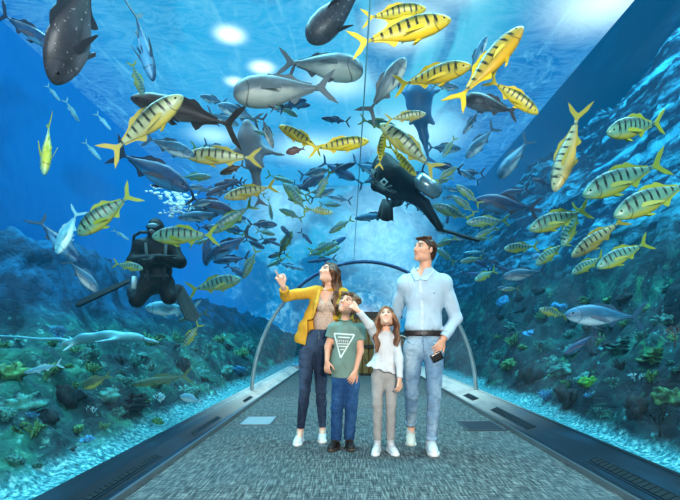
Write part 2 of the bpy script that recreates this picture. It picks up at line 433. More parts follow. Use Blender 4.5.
vent(1.90, 5.0, 6.3, 1, 'dark slotted air vent in the ledge before the pale tunnel ring by the man')
vent(1.90, 7.2, 7.8, 1, 'small dark slot at the foot of the pale tunnel ring on the man\'s side')
def plate(px0, px1, py, label, mat, nm):
    D = F*CH/(py-VY); x0 = (px0-VX)/F*D; x1 = (px1-VX)/F*D
    root = empty(nm, ((x0+x1)/2, D, 0)); tag(root, label, 'floor hatch'); w = (x1-x0)/2
    mb = MB(); mb.box((-w,-.28,0),(w,.28,.006)); mb.build('plate', mat, root, False)
    mb = MB()
    for a in ((-w,-.28,w,-.265),(-w,.265,w,.28),(-w,-.28,-w+.015,.28),(w-.015,-.28,w,.28)): mb.box((a[0],a[1],.004),(a[2],a[3],.009))
    mb.build('frame', edge, root, False)
plate(243, 274, 421, 'pale metal hatch set in the carpet behind the woman', simple('hatch_pale', (165,168,170), .45, .3, .1, 30), 'floor_hatch')
plate(462, 499, 426, 'dark metal hatch set in the carpet behind the man', simple('hatch_dark', (62,60,64), .4, .3, .1, 30), 'floor_hatch')

# far end: wooden doorway
wood = M('wood'); v = wood.coord('Object', (14,2,2)); nz = wood.noise(v, 2, 4)
wood = wood.done(wood.bsdf(wood.ramp(nz, [(.3, lin((82,52,30))), (.6, lin((168,118,66)))]), .5))
droot = empty('wooden_screen', (.35, 12.2, 0)); tag(droot, 'brown wooden slatted screen standing at the far end of the tunnel', 'screen')
mb = MB()
for i in range(12): mb.box((-.95+i*.16,-.03,.05),(-.83+i*.16,.03,1.45))
mb.box((-.95,-.01,.3),(.95,.01,.34)); mb.box((-.95,-.01,1.1),(.95,.01,1.14)); mb.build('slat', wood, droot, False)
mb = MB(); mb.box((-1.0,-.05,1.45),(1.0,.05,1.62)); mb.box((-1.0,-.05,0),(1.0,.05,.06)); mb.box((-1.0,-.05,.7),(1.0,.05,.78)); mb.build('frame', simple('dark_wood', (58,40,30), .5), droot, False)
mb = MB(); mb.box((-.95,.06,.05),(.95,.1,1.45)); mb.build('back_panel', simple('amber_panel', (190,140,80), .6), droot, False)

# ================================================================== reef terrain
def vnoise(x, y, seed):
    def h(i, j): 
        q = np.sin(i*127.1+j*311.7+seed*74.7)*43758.5453; return q-np.floor(q)
    xi, yi = np.floor(x), np.floor(y); fx, fy = x-xi, y-yi; fx = fx*fx*(3-2*fx); fy = fy*fy*(3-2*fy)
    return (h(xi,yi)*(1-fx)+h(xi+1,yi)*fx)*(1-fy)+(h(xi,yi+1)*(1-fx)+h(xi+1,yi+1)*fx)*fy
def fbm(x, y, seed, o=5, g=.5):
    r = 0; a = 1; t = 0
    for i in range(o): r = r+a*vnoise(x*2**i, y*2**i, seed+i); t += a; a *= g
    return r/t
def ss(a, b, x): t = np.clip((x-a)/(b-a), 0, 1); return t*t*(3-2*t)
def h_left(x, y):
    s = -1.68-x
    z = .06+.03*fbm(x*4, y*4, 3)
    ed = .20+.22*(fbm(0*x+1, y*.8, 5)-.5)
    near = ss(ed, ed+1.1, s)*(.62+.75*(fbm(x*.9, y*.9, 11)-.35))
    r = fbm(x*1.6, y*1.6, 21)
    rdg = ss(2.0, 3.5, s)*ss(6.3, 7.4, y-.12*(s-3))*(1.95-.1*np.clip(y-9, 0, 8)+.8*(fbm(y*.5, x*.3, 31)-.5))
    lump = ss(ed, ed+.3, s)*(.28*(r-.5)+.22*(fbm(x*5, y*5, 41, 4)-.5))
    return z+near+rdg+lump*1.5
def h_right(x, y):
    s = x-2.12
    z = .06+.03*fbm(x*4, y*4, 3)
    ed = .22+.22*(fbm(0*x+1, y*.7, 8)-.5)
    near = ss(ed, ed+1.2, s)*(.85+.8*(fbm(x*.9, y*.9, 12)-.35))
    clf = ss(1.3, 4.4, s)*(5.7+1.1*(fbm(x*.6, y*.25, 33)-.5))
    r = fbm(x*1.5, y*1.2, 23)
    lump = ss(ed, ed+.3, s)*(.42*(r-.5)+.26*(fbm(x*4.5, y*4.5, 43, 4)-.5))
    return z+near+clf+lump*1.6
def terrain(name, x0, x1, hf, mat):
    nx, ny = 300, 560
    t = np.linspace(0, 1, nx)**1.3; xs = x0+(x1-x0)*t; ys = 0.0+(YB-.2)*np.linspace(0, 1, ny)**1.35
    X, Y = np.meshgrid(xs, ys, indexing='ij'); Z = hf(X, Y)
    if 1:   # sideways crags so that faces are not a plain height field
        s = np.abs(X-x0); k = ss(.6, 1.4, s)
        X2 = X+k*.35*(fbm(Z*1.7+3, Y*1.1, 51)-.5); Y2 = Y+k*.35*(fbm(Z*1.7+9, X*1.3, 61)-.5)
    i = np.arange(nx-1)[:,None]; j = np.arange(ny-1)[None,:]
    a = (i*ny+j).ravel(); f = np.stack([a, a+ny, a+ny+1, a+1], 1)
    if x1 < x0: f = f[:, ::-1]
    me = mesh_np(name, np.stack([X2.ravel(), Y2.ravel(), Z.ravel()], 1), f)
    return tag(link(name, me, mat), kind='structure')
def reef_mat(name, right):
    m = M(name); v = m.coord('Object'); x, y, z = m.sep(v)
    n1 = m.noise(v, 1.6, 6, .62, .4); n2 = m.noise(v, 9, 5, .65); n3 = m.noise(v, 3.4, 4, .6, .8)
    vo = m.n('TexVoronoi', feature='DISTANCE_TO_EDGE'); m.set(vo, 'Vector', v); vo.inputs['Scale'].default_value = 6.5
    if right:
        c = m.ramp(n1, [(.36, lin((2,20,30))), (.50, lin((6,44,54))), (.60, lin((10,72,72))), (.72, lin((40,122,104)))])
        c = m.mix(m.rng(n3, .60, .72), c, lin((30,120,84)))
        c = m.mix(m.rng(n2, .60, .78), c, lin((70,176,178)))
        c = m.mix(m.rng(n2, .48, .30), c, lin((2,24,34)))
        st = m.noise(m.coord('Object', (3.2,.22,2.6), rot=(0,0,.05)), 1.6, 5, .6, .5)
        up = m.mix(m.rng(st, .46, .66), lin((2,44,70)), lin((70,168,194)))  # streaks paint rippling light reflections along the rock strata
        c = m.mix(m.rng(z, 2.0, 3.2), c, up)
    else:
        c = m.ramp(n1, [(.36, lin((4,32,42))), (.50, lin((10,62,66))), (.60, lin((20,96,84))), (.74, lin((70,150,120)))])
        c = m.mix(m.rng(n2, .56, .78), c, lin((104,190,178)))
        c = m.mix(m.rng(n2, .46, .30), c, lin((4,34,44)))
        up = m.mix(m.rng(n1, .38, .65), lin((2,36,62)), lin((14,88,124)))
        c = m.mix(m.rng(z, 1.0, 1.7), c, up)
    sn = m.noise(v, 26, 4, .7)
    sand = m.ramp(sn, [(.35, lin((16,70,82))), (.5, lin((48,130,140))), (.66, lin((140,205,205)))])
    c = m.mix(m.rng(m.math('ADD', z, m.math('MULTIPLY', n2, .06)), .24, .13), c, sand)
    hh = m.math('ADD', m.math('MULTIPLY', n2, .7), m.math('MULTIPLY', m.math('MINIMUM', vo.outputs['Distance'], .12), 1.5))
    em = m.mix(1.0, c, (.05,.07,.07,1), 'MULTIPLY')
    return m.done(m.bsdf(c, .8, normal=m.bump(hh, .7, .05), spec=.25))
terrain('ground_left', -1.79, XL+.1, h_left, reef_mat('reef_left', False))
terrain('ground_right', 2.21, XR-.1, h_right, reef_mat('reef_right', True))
def on_reef(px, py):
    D = np.arange(2.5, 26, .03); x, y, z = (px-VX)/F*D, D, CH+(VY-py)/F*D
    hit = ((x < -1.85) & (z <= h_left(x, y))) | ((x > 2.25) & (z <= h_right(x, y))); i = int(np.argmax(hit))
    return V3(x[i], y[i], z[i]) if hit[i] else None
# ================================================================== fish
def fish_profile(kind, t):                       # t 0 nose .. 1 tail root -> top, bottom, halfwidth
    tab = {
     'golden': ([0,.03,.10,.22,.38,.55,.72,.86,.95,1], [.012,.046,.084,.126,.145,.132,.090,.045,.022,.020], [.012,.040,.070,.105,.125,.114,.074,.036,.020,.018], [.010,.030,.048,.062,.066,.056,.036,.020,.012,.010]),
     'jack':   ([0,.03,.10,.22,.38,.55,.72,.86,.95,1], [.014,.05,.085,.118,.135,.118,.075,.036,.018,.016], [.012,.040,.072,.105,.125,.112,.070,.032,.018,.015], [.012,.034,.056,.075,.082,.068,.044,.024,.014,.012]),
     'tuna':   ([0,.03,.10,.22,.38,.55,.72,.86,.95,1], [.010,.034,.062,.088,.098,.086,.058,.030,.014,.012], [.010,.030,.054,.080,.092,.082,.055,.028,.014,.012], [.010,.030,.050,.070,.078,.066,.044,.024,.014,.012]),
     'slim':   ([0,.03,.10,.22,.38,.55,.72,.86,.95,1], [.008,.026,.044,.060,.066,.060,.044,.026,.014,.012], [.008,.024,.042,.056,.062,.056,.040,.024,.014,.012], [.008,.022,.036,.046,.050,.044,.030,.018,.011,.010]),
     'giant':  ([0,.03,.10,.22,.38,.55,.72,.86,.95,1], [.03,.085,.125,.150,.155,.130,.090,.05,.03,.026], [.02,.055,.090,.115,.125,.105,.072,.042,.026,.022], [.03,.085,.135,.165,.165,.130,.085,.044,.026,.022]),
     'reef':   ([0,.03,.10,.22,.38,.55,.72,.86,.95,1], [.02,.06,.11,.17,.19,.17,.11,.05,.035,.035], [.02,.05,.09,.14,.17,.15,.10,.05,.035,.035], [.012,.03,.05,.065,.07,.06,.04,.022,.014,.012]),
    }[kind]
    return [float(np.interp(t, tab[0], tab[i])) for i in (1,2,3)]
def slab(mb, pts, th, bendf):                    # thin fin from an outline in the x-z plane (or given 3-D outline)
    n = len(pts); v = []
    for s in (-1, 1):
        for p in pts:
            p = np.array(p, float); 
            v.append((p[0], p[1]+s*th, p[2]) if not isinstance(th, tuple) else tuple(p+s*np.array(th)))
    v = [bendf(q) for q in v]
    f = [tuple(range(n))[::-1], tuple(range(n, 2*n))]+[(i, (i+1)%n, n+(i+1)%n, n+i) for i in range(n)]
    mb.add(v, f)
FCACHE = {}
def fish_meshes(kind, bend):
    key = (kind, bend)
    if key in FCACHE: return FCACHE[key]
    def B(p):
        x, y, z = p; d = .18-x
        return (x, y+(bend*d*d*1.1 if d > 0 else bend*.35*d*d), z)
    XN, XT = .5, -.30
    L = 26; K = 20; mb = MB(); v = []; f = []
    for i in range(L+1):
        t = (i/L)**1.15; x = XN+(XT-XN)*t; a, b, c = fish_profile(kind, t)
        for k in range(K):
            q = 2*math.pi*k/K; cz, cy = math.cos(q), math.sin(q)
            z = (a if cz > 0 else b)*math.copysign(abs(cz)**.9, cz); y = c*math.copysign(abs(cy)**.9, cy)
            v.append(B((x, y, z)))
    for i in range(L):
        for k in range(K): f.append((i*K+k, i*K+(k+1)%K, (i+1)*K+(k+1)%K, (i+1)*K+k))
    f.append(tuple(range(K))[::-1]); f.append(tuple(range(L*K, L*K+K)))
    mb.add(v, f); body = mb.mesh('body')
    a1 = fish_profile(kind, 1.0)
    tl = {'golden':.15,'jack':.17,'tuna':.17,'slim':.12,'giant':.15,'reef':.11}[kind]
    t_ = MB(); x0 = XT+.03
    slab(t_, [(x0,0,a1[0]*.9),(x0-.05,0,a1[0]*1.4),(x0-.13,0,tl*.78),(x0-.22,0,tl*1.1),(x0-.185,0,tl*.72),(x0-.125,0,tl*.25),(x0-.105,0,0),(x0-.125,0,-tl*.25),(x0-.185,0,-tl*.72),(x0-.22,0,-tl*1.1),(x0-.13,0,-tl*.78),(x0-.05,0,-a1[1]*1.4),(x0,0,-a1[1]*.9)], .0045, B)
    tail = t_.mesh('tail_fin', False)
    def zt(x): t = (XN-x)/(XN-XT); return fish_profile(kind, t)
    d = MB()
    sp = [(x, 0, zt(x)[0]-.008) for x in np.linspace(.17, -.24, 12)]
    hi = []
    for i, x in enumerate(np.linspace(-.245, .15, 12)):
        q = (x+.245)/.395; hgt = .012+.030*math.exp(-((q-.52)/.12)**2)*1.5+(.018 if q > .6 else 0)*math.sin((q-.6)/.4*math.pi)*1.4
        hi.append((x-.012, 0, zt(x)[0]+hgt))
    slab(d, sp+hi, .003, B); dors = d.mesh('dorsal_fin', False)
    g = MB(); sp = [(x, 0, -zt(x)[1]+.008) for x in np.linspace(-.02, -.24, 9)]
    hi = []
    for x in np.linspace(-.245, -.03, 9):
        q = (x+.245)/.215; hi.append((x-.015, 0, -zt(x)[1]-(.010+.050*math.exp(-((q-.85)/.16)**2))))
    slab(g, sp+hi, .003, B); anal = g.mesh('anal_fin', False)
    pec = []
    for s in (-1, 1):
        p = MB(); w = zt(.22)[2]
        pts = [np.array(q) for q in ((.235,0,-.012),(.20,0,.012),(.12,0,-.005),(.03,0,-.055),(.02,0,-.07),(.06,0,-.062),(.15,0,-.045),(.215,0,-.035))]
        pts = [np.array((q[0], s*(w*.93+(.235-q[0])*.28), q[2])) for q in pts]
        slab(p, pts, .003, B); pec.append(p.mesh('pectoral_fin', False))
    pl = MB()
    for s in (-1, 1): slab(pl, [(.2,s*.012,-zt(.2)[1]+.006),(.15,s*.014,-zt(.15)[1]+.006),(.10,s*.03,-zt(.12)[1]-.03),(.13,s*.03,-zt(.15)[1]-.035)], .003, B)
    pel = pl.mesh('pelvic_fin', False)
    eyes = []
    for s in (-1, 1):
        e = MB(); xx = .425; a, b, c = zt(xx); r = {'giant':.011}.get(kind, .0135)
        e.ball(B((xx, s*(c*.86), a*.30)), (r, r*.6, r), nu=10, nv=7); me = e.mesh('eye'); eyes.append(me)
    FCACHE[key] = (body, tail, dors, anal, pec, pel, eyes); return FCACHE[key]

def face_lines(m, c, x, z):                      # gill cover edge and mouth slit
    dx = m.math('SUBTRACT', x, .425); d = m.math('SQRT', m.math('ADD', m.math('MULTIPLY', dx, dx), m.math('MULTIPLY', m.math('MULTIPLY', z, z), .8)))
    g_ = m.math('MULTIPLY', m.rng(m.math('ABSOLUTE', m.math('SUBTRACT', d, .098)), .009, .003), m.math('LESS_THAN', x, .40))
    mo = m.math('MULTIPLY', m.rng(m.math('ABSOLUTE', m.math('ADD', z, m.math('MULTIPLY_ADD', x, -.45, .225))), .006, .002), m.math('GREATER_THAN', x, .452))
    return m.mix(m.math('MULTIPLY', m.math('MAXIMUM', g_, mo), .6), c, (.01,.015,.015,1))
def bars_mat(name, belly, side, back, bar, fx=11.5, emis=.05, barst=1.0):
    m = M(name); v = m.coord('Object'); x, y, z = m.sep(v)
    nz = m.noise(m.coord('Object', (6,2,3)), 1.5, 2)
    ray = m.noise(m.coord('Object', (60,60,90)), 1.0, 2)
    oi = m.n('ObjectInfo').outputs['Random']
    c = m.mix(m.rng(z, -.09, -.01), lin(belly), lin(side)); c = m.mix(m.rng(z, .04, .11), c, lin(back))
    ph = m.math('ADD', m.math('MULTIPLY', x, fx*2*math.pi), m.math('ADD', m.math('MULTIPLY', nz, 2.8), m.math('MULTIPLY', z, 5.0)))
    s = m.math('SINE', ph)
    b = m.math('MULTIPLY', m.rng(s, .40, .76), m.rng(z, -.045, .02))
    b = m.math('MULTIPLY', b, m.rng(x, .43, .39)); b = m.math('MULTIPLY', b, m.rng(x, -.31, -.26))
    b = m.math('MULTIPLY', b, barst)
    c = m.mix(b, c, lin(bar))
    c = m.mix(m.rng(ray, .45, .8, 0, .22), c, lin(tuple(min(255, q+60) for q in side)))
    c = m.mix(m.rng(x, -.30, -.36), c, lin((176,160,48)) if belly[0] > 150 else lin((120,170,60)))
    c = face_lines(m, c, x, z)
    hs = m.n('HueSaturation'); m.set(hs, 'Color', c); m.set(hs, 'Value', m.math('MULTIPLY_ADD', oi, .35, .85)); m.set(hs, 'Hue', m.math('MULTIPLY_ADD', oi, .03, .485))
    c = hs.outputs[0]
    return m.done(m.bsdf(c, .38, 0.0, m.bump(ray, .15, .004), emit=c, emits=emis, spec=.45))  # slight self-glow added so the fish show up in the water
def dark_mat(name, belly, back, emis=.03, rough=.45, spots=0.0, spot=(200,210,210)):
    m = M(name); v = m.coord('Object'); x, y, z = m.sep(v)
    nz = m.noise(m.coord('Object', (5,8,14)), 1.2, 4, .6)
    c = m.mix(m.rng(m.math('ADD', z, m.math('MULTIPLY_ADD', nz, .08, -.04)), -.075, .0), lin(belly), lin(back))
    c = m.mix(m.rng(nz, .45, .75, 0, .35), c, lin(tuple(min(255, int(q*1.5)+12) for q in back)))
    if spots:
        vo = m.noise(m.coord('Object'), 55, 1); c = m.mix(m.rng(vo, .70, .74, 0, spots), c, lin(spot))
    c = face_lines(m, c, x, z); oi = m.n('ObjectInfo').outputs['Random']
    hs = m.n('HueSaturation'); m.set(hs, 'Color', c); m.set(hs, 'Value', m.math('MULTIPLY_ADD', oi, .5, .75)); c = hs.outputs[0]
    return m.done(m.bsdf(c, rough, 0.0, m.bump(nz, .1), emit=c, emits=emis, spec=.4))  # faint emission added to keep dark fish visible
FM = {
 'yellow': (bars_mat('golden_fish_bright', (228,182,20), (192,170,62), (84,96,48), (10,20,20)), simple('fin_yellow', (226,192,30), .5)),
 'silver': (bars_mat('golden_fish_silver', (198,178,84), (160,172,134), (84,104,86), (16,28,32)), simple('fin_pale_yellow', (164,156,58), .5)),
 'teal':   (bars_mat('golden_fish_teal', (150,166,62), (92,150,136), (40,92,96), (2,24,36)), simple('fin_lime', (132,160,58), .5)),
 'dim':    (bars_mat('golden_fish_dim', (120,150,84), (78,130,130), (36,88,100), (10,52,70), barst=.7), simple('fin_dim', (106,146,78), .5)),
 'brown':  (dark_mat('fish_brown', (120,112,112), (58,46,46)), simple('fin_brown', (44,38,40), .5)),
 'charcoal': (dark_mat('fish_charcoal', (92,100,110), (44,48,56), spots=.5), simple('fin_charcoal', (34,40,50), .5)),
 'navy':   (dark_mat('fish_navy', (60,130,170), (10,56,92)), simple('fin_navy', (8,44,74), .5)),
 'steel':  (dark_mat('fish_steel', (170,205,215), (40,98,128)), simple('fin_steel', (36,90,118), .5)),
 'grey':   (dark_mat('fish_grey', (196,200,190), (88,104,112)), simple('fin_grey', (84,98,106), .5)),
 'pale':   (dark_mat('fish_pale', (150,195,205), (70,146,172), emis=.05), simple('fin_pale', (96,168,186), .5)),
 'rust':   (dark_mat('fish_rust', (130,92,88), (86,50,52)), simple('fin_rust', (80,54,52), .5)),
 'moss':   (dark_mat('fish_moss', (120,150,80), (44,84,72)), simple('fin_moss', (60,104,70), .5)),
}
eyem = simple('fish_eye', (6,8,8), .15)
placed = []
def inside(p, m=0.0):
    x, y, z = p
    if y > TE+.5: return False
    return ((x-TCX)/(TA+m))**2+(z/(TB+m))**2 < 1
def depth_for(px, py, plen, extra):
    d = 1.5
    while d < 22:
        L = plen/F*d; p = W(px, py, d)
        if not inside(p, .10+L*.36): break
        d += .05
    d += extra
    while d < 24:
        L = plen/F*d; p = W(px, py, d)
        if all(np.linalg.norm(p-q) > .40*(L+l) for q, l in placed): break
        d += .07
    p = W(px, py, d)
    for h, c in ((h_left, p[0] < -1.9), (h_right, p[0] > 2.3)):
        if c and float(h(np.array(p[0]), np.array(p[1]))) > p[2]-.02:
            while d > 2.5 and float(h(np.array(W(px,py,d)[0]), np.array(d))) > W(px,py,d)[2]-.12 and not inside(W(px,py,d-.05), .05+plen/F*d*.2): d -= .05
    placed.append((W(px, py, d), plen/F*d)); return d
def fish(name, cat, kind, mat, nose, tail, label, extra=0.0, roll=0.0, bend=0.0, turn=0.0, group=None, fat=None):
    """nose/tail pixels; roll tips the belly toward the camera; turn = degrees the head points at (+) or away from (-) the camera"""
    (nx, ny), (tx, ty) = nose, tail
    pl = math.hypot(nx-tx, ny-ty)/max(.35, math.cos(math.radians(turn))); cx, cy = (nx+tx)/2, (ny+ty)/2
    d = depth_for(cx, cy, pl, extra); n3, t3 = W(nx, ny, d), W(tx, ty, d); c = (n3+t3)/2; L = np.linalg.norm(n3-t3)/max(.35, math.cos(math.radians(turn)))
    view = nrm(c-V3(0,0,CH)); r_ = nrm(V3(1,0,0)-view*view[0]); u_ = np.cross(r_, view)
    fl = nrm(n3-t3); fwd = nrm(fl*math.cos(math.radians(turn))-view*math.sin(math.radians(turn)))
    if abs(nx-tx) > 1e-6: sgn = 1 if nx > tx else -1
    else: sgn = 1
    # up = perpendicular to fwd, in picture plane, pointing up
    up = nrm(np.cross(view, fwd)); up = up-fwd*np.dot(up, fwd); up = nrm(up if np.dot(up, V3(.05,0,1)) > 0 else -up)
    up = Matrix.Rotation(math.radians(roll), 3, Vector(fwd))@Vector(up); up = np.array(up)
    y = np.cross(up, fwd)
    Rm = Matrix(((fwd[0],y[0],up[0]),(fwd[1],y[1],up[1]),(fwd[2],y[2],up[2])))
    body, tailm, dors, anal, pec, pel, eyes = fish_meshes(kind, bend)
    bm_, fm_ = FM[mat]
    o = bpy.data.objects.new(name, None); COL.objects.link(o); o.empty_display_size = .1
    mw = Matrix.Translation(Vector(c))@Rm.to_4x4()@Matrix.Diagonal((L, L, L*(fat or {'yellow':.80,'silver':.82,'dim':.85}.get(mat, 1.0)), 1))
    o.matrix_world = mw
    tag(o, label, cat, group)
    def ch(nm, me, mt):
        q = bpy.data.objects.new(nm, me); COL.objects.link(q); q.parent = o
        if len(me.materials) == 0: me.materials.append(None)
        q.material_slots[0].link = 'OBJECT'; q.material_slots[0].material = mt; return q
    ch('body', body, bm_); ch('tail_fin', tailm, fm_); ch('dorsal_fin', dors, fm_); ch('anal_fin', anal, fm_)
    if pl > 26:
        for p in pec: ch('pectoral_fin', p, fm_)
        ch('pelvic_fin', pel, fm_)
        for e in eyes: ch('eye', e, eyem)
    return o
G, C = 'striped_fish', 'fish'
def g(mat, nose, tail, label, extra=0., roll=0., bend=0., turn=0.): return fish('golden_trevally', 'fish', 'golden', mat, nose, tail, label, extra, roll, bend, turn)
def k(kind, mat, nose, tail, label, extra=0., roll=0., bend=0., turn=0.):
    nm = {'jack':'jack_fish','tuna':'tuna','slim':'slender_fish','giant':'grouper','reef':'reef_fish'}[kind]
    return fish(nm, 'fish', kind, mat, nose, tail, label, extra, roll, bend, turn)
# --- golden striped fish, large ones first (roll + shows belly when heading picture-right, - when heading picture-left)
g('yellow', (451,20), (348,46), 'large bright yellow black-barred fish at the top of the tank, lower of two', roll=-20)
g('yellow', (426,9), (360,19), 'yellow barred fish swimming just above the larger bright yellow one at the top', .3)
g('yellow', (523,27), (451,108), 'steeply climbing bright yellow barred fish seen from below', roll=-30)
g('yellow', (538,114), (486,77), 'yellow barred fish heading down just behind the steeply climbing yellow fish', .2, roll=0, bend=-.35)
g('yellow', (464,68), (396,86), 'yellow barred fish with its blunt face turned to the viewer, near the top seam', roll=-10, turn=35)
g('silver', (183,96), (104,158), 'big pale yellow barred fish climbing over the dark brown fish', roll=-8)
g('silver', (185,156), (262,158), 'pale golden barred fish with orange cheek swimming level above the bubbles', bend=-.2)
g('silver', (224,198), (279,185), 'small arched pale barred fish beneath the brown shark shape', bend=.3)
g('teal', (152,237), (220,235), 'greenish yellow barred fish passing in front of the folded-arm diver')
g('teal', (78,235), (137,190), 'lone green and yellow barred fish rising tail-up in open blue water', roll=5)
g('teal', (44,177), (50,114), 'green fish seen end-on, hanging head down in open blue water', turn=25, roll=80)
g('silver', (555,192), (583,106), 'pale orange barred fish diving head down beside the rock wall', roll=20, bend=.2)
g('teal', (602,134), (672,120), 'lime green fish with gaping mouth turned toward the viewer by the rock streaks', roll=0, turn=25)
g('teal', (583,196), (670,160), 'pale teal barred fish with forked yellow tail above the shoal by the rocks', -.1)
g('teal', (614,217), (700,178), 'large pale teal barred fish cut off by the edge of the picture', -.2)
g('teal', (529,230), (592,208), 'teal barred fish heading into the shoal with its tail behind another fish')
g('silver', (572,257), (628,216), 'stout barred fish with glowing orange belly in the middle of the rock-side shoal', -.3, roll=-12)
g('teal', (563,247), (580,203), 'barred fish turning upright behind the orange-bellied one', .3, roll=0)
g('teal', (597,268), (652,240), 'slim teal barred fish below the orange-bellied fish, tail up')
g('teal', (572,274), (606,254), 'small barred fish tucked under the orange-bellied fish', .2)
g('teal', (536,265), (568,240), 'barred fish slanting down left of the upright one in the shoal'.replace('left of','before'), .2)
g('teal', (504,249), (540,246), 'small level barred fish ahead of the rock-side shoal')
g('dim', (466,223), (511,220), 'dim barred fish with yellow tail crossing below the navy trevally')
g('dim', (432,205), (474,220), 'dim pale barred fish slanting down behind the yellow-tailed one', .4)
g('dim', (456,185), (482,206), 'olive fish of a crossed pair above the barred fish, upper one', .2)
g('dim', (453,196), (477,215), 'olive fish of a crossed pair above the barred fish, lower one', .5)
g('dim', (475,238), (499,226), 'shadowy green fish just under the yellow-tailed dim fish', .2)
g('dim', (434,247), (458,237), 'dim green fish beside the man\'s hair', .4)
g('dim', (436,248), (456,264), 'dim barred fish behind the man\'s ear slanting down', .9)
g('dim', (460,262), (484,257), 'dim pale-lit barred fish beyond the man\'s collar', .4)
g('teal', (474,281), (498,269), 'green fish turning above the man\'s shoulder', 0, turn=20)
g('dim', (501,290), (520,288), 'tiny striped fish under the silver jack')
g('teal', (539,309), (569,317), 'small glowing lime fish with pale bars in front of the dark reef', -.2)
g('silver', (426,114), (384,120), 'yellow-grey barred fish tucked behind the steep descending one', .3)
g('dim', (398,129), (358,119), 'dim long-tailed fish behind the crown seam', .8)
g('silver', (380,124), (440,174), 'big grey and gold barred fish sloping across the horizontal diver', -.2)
g('yellow', (384,134), (379,168), 'small bright yellow fish hanging over the horizontal diver', -.1, turn=20)
g('yellow', (416,176), (386,142), 'narrow yellow-green fish diving across the diver\'s shoulder', .1, roll=50)
g('dim', (457,167), (434,183), 'olive fish by the diver\'s silver tank', 0)
g('dim', (443,157), (456,136), 'faded gold fish hanging tail-up above the tank', .4)
g('yellow', (369,141), (306,150), 'golden barred fish levelling out under the top seam')
g('yellow', (279,126), (326,152), 'slim lime fish crossing tails with the golden barred fish', .2, bend=.3)
g('dim', (283,183), (309,214), 'dim olive fish curving down in the middle of the swarm', .2)
g('dim', (279,209), (304,220), 'dim olive fish nearly level beneath the curving one', .4)
g('silver', (333,213), (304,209), 'small brassy barred fish pointing along the swarm')
g('dim', (272,220), (268,197), 'small dusky fish hanging tail-up by the bright light patch', .1, roll=60)
g('dim', (212,233), (256,202), 'long green fish rising from behind the barred fish over the diver', .2)
g('dim', (243,279), (258,247), 'thin green fish diving steeply toward the pointing hand', .2)
g('teal', (241,279), (186,291), 'green fish with sunlit back gliding past the folded-arm diver\'s fins', .7)
g('dim', (329,233), (354,218), 'slim dull gold fish slanting above the woman\'s head', .3)
g('dim', (338,243), (307,252), 'slim dull gold fish level above the woman\'s hair', .5)
g('teal', (183,347), (201,322), 'little lime green fish diving head down over the reef')
g('teal', (143,269), (112,263), 'yellow tailed green fish half hidden behind the folded-arm diver', 1.5)
g('dim', (143,96), (131,60), 'dull yellow fish behind the big pale barred one', .6)
g('dim', (316,198), (331,170), 'curved green fish in the blue gap of the swarm', .3, bend=.5)
# --- dark fish
fish('huge_trevally', 'fish', 'jack', 'charcoal', (54,84), (101,-40), 'huge dark speckled fish diving head down at the top corner', 0, roll=-35, bend=-.12, fat=1.3)
k('tuna', 'navy', (54,48), (-4,10), 'blue-black fish with forked tail partly behind the huge dark fish', .5)
k('tuna', 'navy', (153,81), (133,4), 'deep blue fish hanging head down beside the huge dark fish', .1, roll=-60)
k('tuna', 'brown', (131,98), (246,129), 'dark chocolate fish sloping behind the big pale barred fish', .1, roll=-10)
k('jack', 'steel', (194,156), (142,136), 'steel blue fish just below the big pale barred fish', .4)
k('jack', 'navy', (189,190), (110,148), 'dark-backed fish with brown face heading down toward the bubbles', .2)
k('jack', 'navy', (234,213), (186,196), 'blue silhouette fish above the rim-lit one', .7)
k('tuna', 'steel', (178,218), (232,213), 'rim-lit steel fish level over the folded-arm diver', .5)
k('jack', 'navy', (207,259), (254,232), 'arched dark fish climbing behind the green rising fish', .5, bend=-.3)
k('jack', 'navy', (206,266), (212,226), 'dark fish hanging tail-up beside the arched dark fish', .9)
k('tuna', 'navy', (213,262), (252,257), 'dark fish level under the arched dark one', .3)
k('jack', 'navy', (246,277), (225,264), 'small dark fish tipping down near the pointing hand', .5)
k('jack', 'navy', (226,228), (248,232), 'small dark fish wedged between two arched ones', 1.1)
k('jack', 'navy', (277,225), (246,224), 'stubby navy fish facing the light with forked tail', .3)
k('slim', 'navy', (282,246), (259,237), 'thin blue fish below the stubby navy fish', .3)
k('giant', 'navy', (281,226), (292,240), 'dark round fish among the swarm above the woman', .7)
k('jack', 'moss', (292,231), (276,260), 'long tapering grey fish with tail trailing down over the pointing hand', .2, bend=.3)
k('tuna', 'navy', (312,244), (299,230), 'tiny navy fish diving above the woman\'s brow', .2)
k('slim', 'steel', (304,270), (275,262), 'faint blue fish straight above the woman\'s raised forearm', .5)
k('slim', 'navy', (307,262), (338,258), 'dim blue fish skimming the far ring above the woman', .8)
k('jack', 'navy', (474,201), (542,209), 'big navy trevally with crescent tail near the rock streaks', .1)
k('jack', 'navy', (500,196), (531,188), 'dim blue fish over the big navy trevally', 1.2)
k('giant', 'charcoal', (463,99), (521,113), 'slate fish half hidden under the steeply climbing yellow fish', .9)
k('tuna', 'steel', (487,36), (468,76), 'slate blue fish rising alongside the steeply climbing yellow fish', .5)
k('tuna', 'steel', (463,134), (481,108), 'blue-grey fish rising from the tank of the diver', 1.2)
k('jack', 'steel', (466,158), (497,124), 'hazy blue fish silhouette on the bright water', 1.6)
k('giant', 'steel', (500,178), (531,136), 'hazy broad blue fish before the rock streaks', 2.0)
k('jack', 'steel', (565,315), (648,317), 'large silver-striped trevally over the dark reef', -.1)
k('jack', 'steel', (218,105), (262,122), 'light blue fish beside the dark brown tail', .6)
k('giant', 'grey', (234,96), (338,86), 'big grey fish with pale gaping belly high over the swarm', .1, roll=25)
k('tuna', 'navy', (236,90), (300,76), 'dark fish tucked above the big grey fish', .9)
